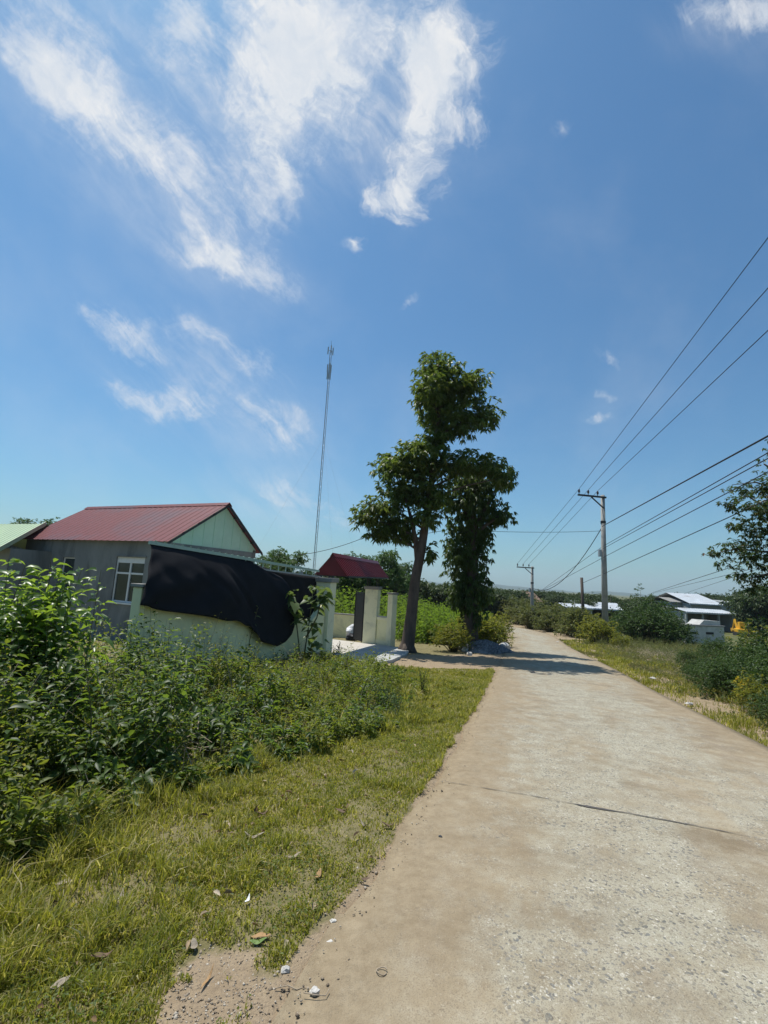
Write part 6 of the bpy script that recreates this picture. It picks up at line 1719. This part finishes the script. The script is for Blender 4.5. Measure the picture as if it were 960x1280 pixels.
    cov = math_(nt, 'MULTIPLY', math_(nt, 'MINIMUM', cov, .95), gate_)
    shade = ramp(nt, bump_, [(.3, (.72, .80, .90)), (.65, (1.0, 1.0, 1.0))])
    cl = nd(nt, 'ShaderNodeVectorMath', operation='SCALE'); lk(nt, shade, cl.inputs[0]); cl.inputs['Scale'].default_value = CLOUD
    tint = mixc(nt, 1.0, sky.outputs[0], SKYTINT, 'MULTIPLY')
    col = mixc(nt, cov, tint, cl.outputs[0])
    bg = nd(nt, 'ShaderNodeBackground'); bg.inputs[1].default_value = SKYSTR; lk(nt, col, bg.inputs[0]); lk(nt, bg.outputs[0], out.inputs[0])
    w.cycles.sampling_method = 'MANUAL'; w.cycles.sample_map_resolution = 512

SKYSTR, CLOUD, SKYTINT = 0.080, 8.6, (0.53, 0.87, 1.05)
FIB = [(330, 60, 330, 190, 20, .40), (260, 480, 170, 90, 20, .25), (110, 130, 170, 62, 40, 1.0), (230, 215, 150, 58, 40, 1.1), (70, 60, 130, 70, 40, .9), (310, 330, 110, 34, 24, 1.0), (250, 320, 70, 26, 10, .7), (330, 250, 40, 90, -20, .6), (230, 25, 60, 60, 50, .7), (350, 225, 22, 50, 0, .7),
       (145, 400, 85, 34, 32, .95), (195, 500, 95, 27, 8, .85), (240, 415, 80, 24, 28, .55), (320, 445, 45, 30, -20, .5), (345, 525, 65, 34, 12, .6), (375, 615, 60, 24, 20, .7), (415, 645, 50, 20, 25, .6), (510, 375, 22, 10, -25, .7), (700, 150, 22, 16, 0, .5), (745, 525, 30, 10, -20, .7), (757, 450, 26, 13, 40, .6), (750, 496, 15, 9, 0, .6),
       (912, 22, 85, 42, 10, .95), (950, 10, 60, 40, 0, .8), (880, 675, 40, 14, -30, .4), (440, 318, 16, 12, 0, .8), (330, 620, 60, 30, 10, .4), (510, 240, 60, 120, 10, .2)]
MID = [(370, 80, 130, 150, 10, 1.15), (400, 30, 130, 90, 0, 1.0), (330, 160, 60, 110, -10, .8)]
VEIL = [(150, 160, 260, 150, 40, .55), (370, 110, 190, 210, 0, .75), (530, 120, 110, 190, 10, .5), (290, 320, 170, 70, 25, .4), (230, 450, 210, 110, 20, .4), (360, 560, 130, 110, 10, .38), (150, 560, 220, 130, 0, .22), (350, 640, 160, 60, 5, .4), (890, 40, 140, 70, 0, .4)]
BIL = [(505, 60, 40, 70, 0, .8), (552, 40, 80, 80, 0, 1.2), (545, 110, 62, 75, 0, 1.2), (530, 180, 48, 60, 15, 1.0), (508, 240, 58, 48, -15, 1.3), (470, 262, 26, 34, 0, .9), (590, 150, 26, 45, 20, .7), (440, 316, 14, 10, 0, .9), (500, 285, 30, 14, 10, .6)]
world()
sl = bpy.data.lights.new('sun', 'SUN'); sl.energy = 4.1; sl.angle = math.radians(.53); sl.color = (1.0, .965, .90)
so = bpy.data.objects.new('sun', sl); COL.objects.link(so)
to_sun = Vector((SUN_DIR[0] * math.cos(SUN_EL), SUN_DIR[1] * math.cos(SUN_EL), math.sin(SUN_EL)))
so.rotation_euler = to_sun.to_track_quat('Z', 'Y').to_euler(); so.location = (0, 0, 40)

cd = bpy.data.cameras.new('camera'); cd.sensor_fit = 'VERTICAL'; cd.sensor_height = 36; cd.lens = FPX / 1280 * 36; cd.clip_start = .05; cd.clip_end = 12000
co = bpy.data.objects.new('camera', cd); COL.objects.link(co)
co.matrix_world = Matrix(((_R[0], _U[0], -_F[0], CAM[0]), (_R[1], _U[1], -_F[1], CAM[1]), (_R[2], _U[2], -_F[2], CAM[2]), (0, 0, 0, 1)))
S.camera = co
S.view_settings.view_transform = 'Standard'; S.view_settings.look = 'None'; S.view_settings.gamma = 1; S.view_settings.exposure = 0.36
S.render.engine = 'CYCLES'
c = S.cycles
c.use_denoising = True; c.denoising_prefilter = 'ACCURATE'
try: c.denoiser = 'OPENIMAGEDENOISE'
except Exception: pass
c.max_bounces = 6; c.diffuse_bounces = 3; c.glossy_bounces = 2; c.transmission_bounces = 3; c.transparent_max_bounces = 4; c.volume_bounces = 0
c.sample_clamp_indirect = 6
